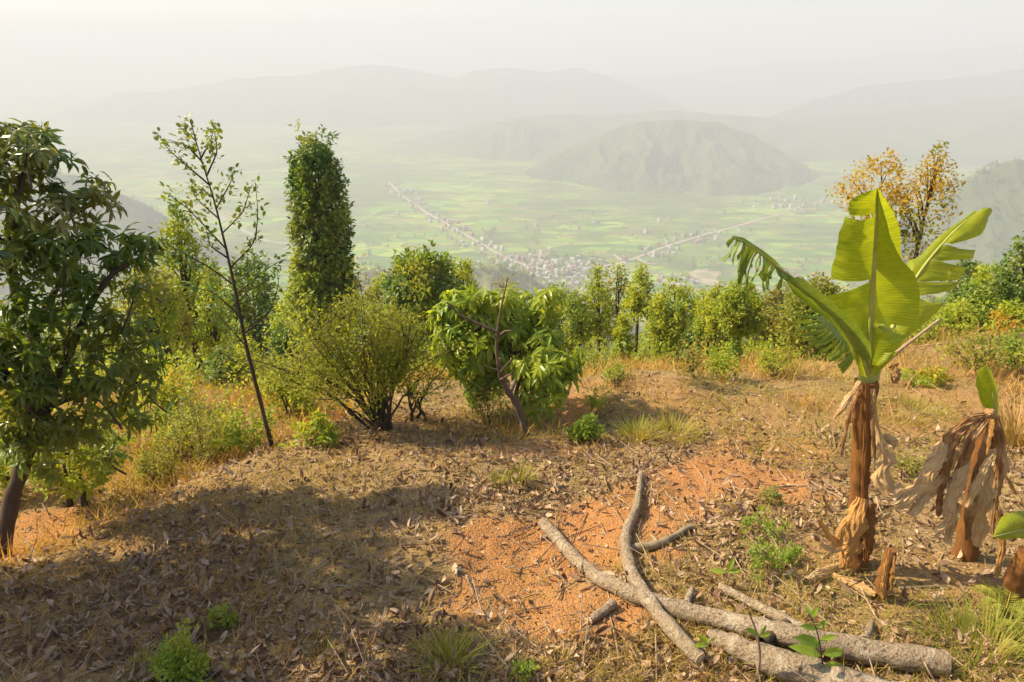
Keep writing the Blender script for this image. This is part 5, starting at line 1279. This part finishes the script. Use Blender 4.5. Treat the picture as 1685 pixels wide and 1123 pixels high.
log(rt, 'branch', [(1250, 1066, 30), (1270, 1050, 26), (1292, 1034, 22)], MAT['bark_dark'], 8, 12, 9, (1,), zadd=.04)
for lab, pts, wd in (('thin dry stick slanting over the leaf litter above the sprawling weed', [(1212, 822), (1262, 872), (1290, 925)], 5), ('pale stick lying before the banana trunk', [(1262, 880), (1300, 935), (1320, 965)], 5),
                     ('dry stick pointing down to the log stub', [(1185, 975), (1215, 930), (1250, 885)], 4), ('curved brown stick on the orange soil by the banana', [(1280, 800), (1310, 800), (1345, 803)], 4),
                     ('forked pale twig on the leaf litter by the round bush', [(960, 748), (985, 762), (1012, 768)], 4), ('thin stick standing up through the bottom litter', [(462, 1122), (455, 1085), (448, 1062)], 4),
                     ('broken stick in the shade at bottom left', [(214, 1120), (222, 1098), (226, 1078)], 8), ('bent thin twig beside the branch stub at the bottom', [(1000, 1000), (1010, 1040), (1018, 1090)], 4)):
    P, r = log_pts([(x, y, wd) for x, y in pts]); mb = MB()
    Q = smooth_path(P + np.array([0, 0, .02]) * np.linspace(0, 1, len(P))[:, None], 14); tube(mb, Q, np.linspace(r.mean(), r.mean() * .5, 14), 6, rough=.3, cap=(0, 1))
    tag(mb.build('stick', MAT['twig'], smooth=True, origin=P[0]), lab, 'stick')

# ------------------------------------------------------------------ litter, grass and undergrowth
def curl_leaf(a, b_, tw):
    xs = np.linspace(0, 1, 5); ys = np.linspace(-1, 1, 3); V = []
    for i, x in enumerate(xs):
        w_ = .23 * math.sin(math.pi * min(.98, x * .93 + .05)) ** .8
        for y in ys:
            V.append([math.sin(a * x) / max(a, .01) if a > .05 else x, y * w_ * math.cos(b_ * .6), (1 - math.cos(a * x)) / max(a, .01) * .8 + abs(y) * w_ * math.sin(b_) + tw * y * (x - .4) * .4])
    F = [[i * 3 + j, i * 3 + j + 3, i * 3 + j + 4, i * 3 + j + 1] for i in range(4) for j in range(2)]
    return np.array(V), np.array(F)
CURLS = [curl_leaf(a, b_, tw) for a, b_, tw in ((.4, .5, .3), (1.1, .8, -.4), (1.8, .3, .5), (.1, 1.1, .2), (2.4, .9, -.6), (.8, .2, .9))]
g = np.random.default_rng(400)
def clumped(x, y, f, s, lo=-.1, hi=.35): return sstep(lo, hi, fbm(x * f, y * f, 3, s))
def polar(n, r0, r1, a=52, g=g):
    r = r0 * np.exp(g.random(n) * math.log(r1 / r0)); th = np.radians(g.uniform(-a, a, n))
    return r * np.sin(th), r * np.cos(th)
logseg = np.vstack([log_pts(L)[0] for L in (LA, LB, LC)])
def litter_density(x, y):
    so = soil_mask(x, y)
    patch = sstep(-.35, .35, fbm(x * .9, y * .9, 3, 55))
    far = sstep(8.5, 5.5, y)
    band = np.exp(-((y - (5.0 + .12 * x)) / .75) ** 2) * sstep(-1.5, .2, x)
    return np.clip((.36 + .5 * patch + .9 * band) * (1 - .88 * so) * (.08 + .92 * far), 0, 1)
x, y = polar(33000, 2.2, 10.5)
k = g.random(len(x)) < litter_density(x, y); x, y = x[k], y[k]
z = ground_h(x, y); n = len(x)
sz = (.036 + .066 * g.random(n) ** 1.5); wz = sz * g.uniform(.45, 1.05, n); hz = sz * g.uniform(.5, 1.7, n) * (1 - .35 * sstep(5, 9, y))
Xd = np.stack([g.normal(size=n), g.normal(size=n), g.normal(0, .28, n)], 1); Zd = norm(np.stack([g.normal(0, .42, n), g.normal(0, .42, n), g.choice([1., 1., -1.], n)], 1))
P = np.stack([x, y, z + .012 + .012 * g.random(n)], 1)
ci = g.integers(0, 6, n)
rank = np.argsort(-(sz / np.hypot(x, y))); inview = np.abs(x / (y * cp - z * sp)) < .72
single = [i for i in rank if inview[i]][:260]
isone = np.zeros(n, bool); isone[single] = True
cms = []
for V, F in CURLS:
    m = MB(); m.add(V, F); cms.append(m.mesh('dead_leaf', [MAT['dead_leaf']]))
Xn = norm(Xd); Yn = norm(np.cross(Zd, Xn)); Zn = np.cross(Xn, Yn)
for i in single:
    o = bpy.data.objects.new('dead_leaf', cms[ci[i]]); COL.objects.link(o); o.parent = ground
    o.matrix_local = Matrix([[Xn[i, r] * sz[i], Yn[i, r] * wz[i], Zn[i, r] * hz[i], P[i, r]] for r in range(3)] + [[0, 0, 0, 1]])
mb = MB()
for c in range(6):
    q = (ci == c) & ~isone; scatter(mb, CURLS[c], P[q], Xd[q], Zd[q], np.stack([sz, wz, hz], 1)[q])
tag(mb.build('leaf_litter', MAT['dead_leaf']), 'brown and beige dead leaves scattered over the terrace', 'leaf litter', kind='stuff')
# crumbs of leaf and soil, twigs
x, y = polar(26000, 2.2, 9); k = g.random(len(x)) < .35 + .65 * litter_density(x, y); x, y = x[k], y[k]; n = len(x)
mb = MB(); scatter(mb, LEAF2, np.stack([x, y, ground_h(x, y) + .006], 1), g.normal(size=(n, 3)) * [1, 1, .3], norm(np.stack([g.normal(0, .5, n), g.normal(0, .5, n), np.ones(n)], 1)), g.uniform(.012, .042, n))
tag(mb.build('leaf_crumbs', MAT['dead_leaf']), 'broken bits of dead leaf between the larger ones', 'leaf litter', kind='stuff')
x, y = polar(1500, 2.2, 9); n = len(x)
mb = MB(); scatter(mb, TWIG, np.stack([x, y, ground_h(x, y) + .012], 1), g.normal(size=(n, 3)) * [1, 1, .12], np.tile([0, 0, 1.], (n, 1)), np.stack([g.uniform(.08, .35, n), g.uniform(.25, .5, n), g.uniform(.25, .5, n)], 1))
tag(mb.build('twig_litter', MAT['twig']), 'thin dry twigs strewn over the terrace', 'twigs', kind='stuff')
pt = (np.array([[.5, .3, .2], [-.4, .4, .1], [-.3, -.5, .2], [.5, -.4, .0], [0, 0, .75], [0, 0, -.3]]), np.array([[0, 1, 4], [1, 2, 4], [2, 3, 4], [3, 0, 4], [1, 0, 5], [2, 1, 5], [3, 2, 5], [0, 3, 5]]))
x, y = polar(22000, 2.4, 8); k = g.random(len(x)) < .02 + .7 * soil_mask(x, y); x, y = x[k], y[k]; n = len(x)
mb = MB(); scatter(mb, pt, np.stack([x, y, ground_h(x, y) + .002], 1), unit(n, g), unit(n, g), .0025 + .022 * g.random(n) ** 7)
tag(mb.build('soil_crumbs', plainmat('red soil crumbs', (.42, .215, .08), (.30, .145, .05), 60, .95)), 'crumbs and clods of red earth on the bare patches', 'soil', kind='stuff')

BL = [blade(b_) for b_ in (.1, .35, .7)]
def grass(name, label, x, y, lmin, lmax, mat, lean=.6, wd=1.0, dz=0):
    n = len(x); mb = MB(); c = g.integers(0, 3, n)
    Xd = np.stack([g.normal(0, lean, n), g.normal(0, lean, n), np.ones(n)], 1); Zd = np.stack([g.normal(size=n), g.normal(size=n), .1 * np.ones(n)], 1)
    P = np.stack([x, y, ground_h(x, y) - .005 + dz], 1); L = g.uniform(lmin, lmax, n)
    for i in range(3):
        q = c == i; scatter(mb, BL[i], P[q], Xd[q], Zd[q], np.stack([L[q], L[q] * wd, L[q]], 1))
    return tag(mb.build(name, MAT[mat]), label, 'grass', kind='stuff')
def clumped_(x, y, f, s, lo=-.1, hi=.35): return sstep(lo, hi, fbm(x * f, y * f, 3, s))
x, y = polar(60000, 2.2, 12); k = g.random(len(x)) < (1 - soil_mask(x, y)) * (.25 + .75 * clumped(x, y, 1.3, 61)); x, y = x[k], y[k]
grass('dry_grass', 'short matted dry grass between the dead leaves', x, y, .04, .13, 'dry_grass', 1.3, 1.2)
x, y = polar(12000, 2.2, 10); k = g.random(len(x)) < (1 - .85 * soil_mask(x, y)) * (.25 + .75 * clumped(x, y, 1.0, 66, -.2, .3)); x, y = x[k], y[k]; n = len(x)
mb = MB(); scatter(mb, BL[1], np.stack([x, y, ground_h(x, y) + .012], 1), g.normal(size=(n, 3)) * [1, 1, .16], np.tile([0, 0, 1.], (n, 1)), g.uniform(.04, .15, n)[:, None] * [1, .7, .6])
tag(mb.build('straw', MAT['dry_grass']), 'flat dry straw lying over the terrace', 'straw', kind='stuff')
x, y = polar(70000, 5.2, 13.5); k = (g.random(len(x)) < clumped(x, y, .8, 62, -.4, .2) * np.maximum(sstep(5.4, 7.4, y + .25 * x * (x < 0)), sstep(.1, .8, edge_s(x, y)) * (x < -1)) * (.35 + .65 * sstep(9.5, 8, y)) * (1 - .6 * soil_mask(x, y))); x, y = x[k], y[k]
grass('tall_dry_grass', 'rusty knee-high dry grass along the terrace lip', x, y, .07, .26, 'rust_grass', .55, .7)
x, y = polar(34000, 5.0, 13); k = (g.random(len(x)) < clumped(x, y, 1.1, 63, -.1, .3) * sstep(5.0, 6.6, y + .3 * x)); x, y = x[k], y[k]
grass('green_grass', 'yellow-green grass patches among the dry grass', x, y, .06, .17, 'green_grass', .6, .7)
x, y = polar(16000, 2.2, 4.2); k = g.random(len(x)) < sstep(-.4, .5, fbm(x * 1.6, y * 1.6, 3, 64) + .55 * (x - .3) - .5 * (y - 2.7)) * .9; x, y = x[k], y[k]
grass('foreground_grass', 'thin yellow-green grass growing round the cut logs', x, y, .05, .16, 'green_grass', .7, .45)
x, y = polar(36000, 2.2, 7); k = (x < .1) & (g.random(len(x)) < clumped(x, y, 2.0, 65, -.15, .35) * .8); x, y = x[k], y[k]
grass('moss_grass', 'short green ground growth in the tree shade', x, y, .02, .05, 'green_mid', 1.2, .9)
def tuft(px, py, n, rad, lmin, lmax, mat, label):
    b = ground_hit(px, py); r = rad * np.sqrt(g.random(n)); th = g.random(n) * 6.28; x, y = b[0] + r * np.cos(th), b[1] + r * np.sin(th)
    mb = MB(); Xd = np.stack([np.cos(th) * r / rad * .7 + g.normal(0, .2, n), np.sin(th) * r / rad * .7 + g.normal(0, .2, n), np.ones(n)], 1); L = g.uniform(lmin, lmax, n); c = g.integers(0, 3, n)
    for i in range(3):
        q = c == i; scatter(mb, BL[i], np.stack([x, y, ground_h(x, y) - .005], 1)[q], Xd[q], np.stack([np.cos(th), np.sin(th), .1 * th], 1)[q], np.stack([L[q], L[q] * .5, L[q]], 1))
    tag(mb.build('grass_tuft', MAT[mat], origin=b), label, 'grass tuft')
tuft(1048, 725, 260, .16, .12, .26, 'green_grass', 'broad yellow-green grass tuft right of the round bush')
tuft(1105, 718, 300, .24, .10, .24, 'green_grass', 'wide yellow-green grass clump behind the leaf litter')
tuft(740, 1095, 220, .11, .10, .22, 'green_grass', 'thin green grass tuft at the bottom below the orange soil')
tuft(855, 792, 140, .07, .10, .22, 'green_grass', 'small yellowish grass tuft at the edge of the dead-leaf drift')
tuft(818, 795, 110, .06, .06, .15, 'green_grass', 'low grass tuft left of the yellowish one')
tuft(1500, 680, 420, .42, .08, .18, 'green_grass', 'bright grass strip on the slope behind the banana trunk')
tuft(1668, 730, 500, .28, .2, .48, 'dry_grass', 'tall golden grass clump at the right edge beside the withered banana')
tuft(248, 1090, 90, .05, .06, .12, 'green_grass', 'tiny grass tuft in the shade at bottom left')
tuft(1625, 1085, 420, .30, .10, .26, 'green_grass', 'green grass clump in the bottom right corner')
tuft(530, 1080, 110, .06, .05, .11, 'green_grass', 'small green grass tuft in the bottom litter')
# fern
def fern(px, py, fronds, label, mat, s0):
    b = ground_hit(px, py); root = empty('fern', b, label, 'fern')
    for k in range(fronds):
        th = k * 2.4 + g.uniform(-.3, .3); L = s0 * g.uniform(.7, 1.1); t = np.linspace(0, 1, 22)
        P = b + np.stack([np.cos(th) * L * t, np.sin(th) * L * t, L * (1.3 * t - .95 * t * t)], 1)
        mb = MB(); T = norm(np.gradient(P, axis=0)); sd_ = norm(np.cross(T, [0, 0, 1.]))
        tube(mb, P, np.linspace(.004, .0015, 22), 4)
        for sgn in (-1, 1):
            scatter(mb, LEAF2, P[1:], sd_[1:] * sgn + T[1:] * .45, np.tile([0, 0, 1.], (21, 1)) + g.normal(0, .2, (21, 3)), (L * .30 * np.sin(np.pi * (t[1:] * .85 + .12)))[:, None] * [1, .42, 1])
        mb.build('frond', MAT[mat], root)
fern(1655, 1005, 8, 'golden dry fern at the lower right edge under the sucker', 'green_grass', .22)
fern(1505, 637, 7, 'yellow fern on the dry slope behind the banana crown', 'yellow_green', .30)
fern(1690, 1075, 7, 'yellow-green fern in the corner of the grass', 'green_grass', .20)

# undergrowth on the slope beyond the lip and under the trees: nobody could count it
g = np.random.default_rng(500)
th = np.radians(g.uniform(-50, 50, 4800)); r = 7.5 * np.exp(g.random(4800) * math.log(60 / 7.5)); x, y = r * np.sin(th), r * np.cos(th)
ms = main_s(x, y); ed = edge_s(x, y)
k = (ms > .2 + 1.2 * g.random(len(x))) | ((ed > .9) & (x < -1.7) & (g.random(len(x)) < .55)); k &= ~((x > -1.5) & (x < 1.2) & (y < 9.3)); k &= g.random(len(x)) < np.where(x < 0, .62, np.where(r < 13, .45, .9)); x, y, r = x[k], y[k], r[k]
C = np.stack([x, y, ground_h(x, y)], 1); n = len(x); tone = fbm(x * .35, y * .35, 3, 70) + g.normal(0, .25, n); tone = np.where((r < 13.5) & (x > -1) & (g.random(n) < .75), 1.0, tone)
mb = MB()
for mi, (lo, hi) in enumerate(((-9, -.32), (-.32, -.02), (-.02, .5), (.5, 9))):
    q = (tone >= lo) & (tone < hi)
    if not q.any(): continue
    for lvl in range(3):
        hh = np.minimum(.08 + .020 * r[q], .8) * (.35 + .4 * lvl)
        cc_ = C[q] + np.stack([g.normal(0, .12, q.sum()) * (1 + .06 * r[q]), g.normal(0, .12, q.sum()), hh * g.uniform(.5, 1.2, q.sum())], 1)
        leaf_clumps(mb, g, cc_, np.tile([0, -.2, .9], (q.sum(), 1)), 11, (.14 + .018 * r[q].mean()), .0, .1, LEAF2, mi) if False else None
        kk = 13; N = q.sum() * kk
        p = np.repeat(cc_, kk, 0) + unit(N, g) * np.repeat(.13 + .020 * r[q], kk)[:, None] * (g.random(N) ** .5)[:, None] * [1.2, 1.2, .8]
        if mi == 3:
            p[:, 2] = ground_h(p[:, 0], p[:, 1]); scatter(mb, BL[1], p, norm(unit(N, g) * .45 + [0, 0, 1.]), unit(N, g), g.uniform(.1, .34, N)[:, None] * [1, .8, 1], mi); continue
        scatter(mb, LEAF2, p, norm(unit(N, g) + [0, 0, .15]), norm(unit(N, g) * .6 + [0, -.2, .8]), np.repeat(.016 + .0056 * r[q], kk) * g.uniform(.6, 1.3, N), mi)
tag(mb.build('undergrowth', [MAT['olive'], MAT['green_mid'], MAT['yellow_green'], MAT['rust_grass']]), 'yellow-green and rusty undergrowth on the slope below the terrace', 'undergrowth', kind='stuff')

# trees on the slope further down, copies of four kinds
KINDS = [('slope_tree', 'hazy slim yellow-green tree on the slope below the terrace', CONE(1.0), 'yellow_green', 'green_mid', 5.5), ('slope_tree', 'hazy rounded green tree on the slope below the terrace', BALL(1.5), 'green_mid', 'green_dark', 5.0),
         ('slope_tree', 'hazy rusty-leaved tree on the slope below the terrace', BALL(1.1), 'rusty_green', 'olive', 5.5), ('slope_tree', 'hazy dark pillar-like tree on the slope below the terrace', COLM(.9), 'green_dark', 'green_mid', 6.5)]
protos = []
for k, (nm, lab, pr, m1, m2, H) in enumerate(KINDS):
    g2 = np.random.default_rng(600 + k); root = empty(nm, (0, 0, 0), lab, 'tree', 'trees on the slope below, ' + ('slim', 'rounded', 'rusty', 'pillar')[k])
    B, T = np.array([0, 0, H * .3]), np.array([.1, 0, H]); C, O = grow_crown(g2, B, T, pr, 170)
    mb = MB(); limbs(mb, g2, np.zeros(3), B, T, C, .085, 12, 5); mb.build('trunk', MAT['bark_dark'], root, smooth=True)
    mb = MB(); q = g2.random(170) < .45; leaf_clumps(mb, g2, C[~q], O[~q], 11, .22, .17, .2, LEAF2, 0); leaf_clumps(mb, g2, C[q], O[q], 11, .22, .17, .2, LEAF2, 1)
    mb.build('crown', [MAT[m1], MAT[m2]], root); protos.append(root)
SECT = [(-400, 290, 'behind the big shady tree'), (290, 430, 'behind the thin sapling'), (430, 620, 'beyond the pillar tree'), (620, 760, 'beyond the round dark tree'), (760, 960, 'behind the lopped mango'), (960, 1075, 'beyond the slender pair'),
        (1075, 1180, 'beyond the leaf-wrapped trunks'), (1180, 1300, 'beyond the mop-headed tree'), (1300, 1480, 'behind the banana crown'), (1480, 2400, 'beyond the right thicket')]
TOPS = ([-400, 100, 200, 300, 420, 470, 600, 640, 760, 800, 900, 960, 1060, 1100, 1300, 1400, 1500, 1600, 2200], [330, 400, 450, 420, 450, 510, 490, 470, 470, 520, 510, 510, 505, 505, 500, 480, 480, 465, 430])
gS = random.Random(9); placed = []
tries = 0
while len(placed) < 70 and tries < 4000:
    tries += 1
    a = math.radians(gS.uniform(-44, 44)); r = 19 * math.exp(gS.random() * math.log(75 / 19)); x, y = r * math.sin(a), r * math.cos(a)
    if any((x - p) ** 2 + (y - q) ** 2 < 5 for p, q in placed): continue
    k = gS.choices(range(4), (9, 2, 3, 1))[0]
    z = gh(x, y) - .1; dp = y * cp - z * sp; px = CX + FPX * x / dp
    lim = np.interp(px, *TOPS) + gS.uniform(-15, 70)                     # how high the wood stands against the valley there
    v = (CY - lim) / FPX; ztop = y * (-sp + cp * v) / (cp + sp * v); H = ztop - z
    sc_ = min(H / KINDS[k][5], 1.25)
    if sc_ < .3: continue
    src = protos[k]
    if src.get('used'):
        o = src.copy(); COL.objects.link(o)
        for ch in src.children:
            c = ch.copy(); COL.objects.link(c); c.parent = o
    else: o = src; src['used'] = 1
    where = next(t_ for a_, b_, t_ in SECT if a_ <= px < b_)
    o['label'] = ('small ' if sc_ < .6 else 'tall ' if sc_ > .95 else '') + KINDS[k][1].replace('on the slope below the terrace', ('far down ' if r > 42 else '') + where)
    o['group'] = 'trees on the slope below the terrace, ' + o['label']
    o.location = (x, y, z); o.scale = (sc_, sc_, sc_ * gS.uniform(.9, 1.0)); o.rotation_euler = (0, 0, gS.uniform(0, 6.28)); placed.append((x, y))
for o in COL.objects:
    if 'used' in o: del o['used']
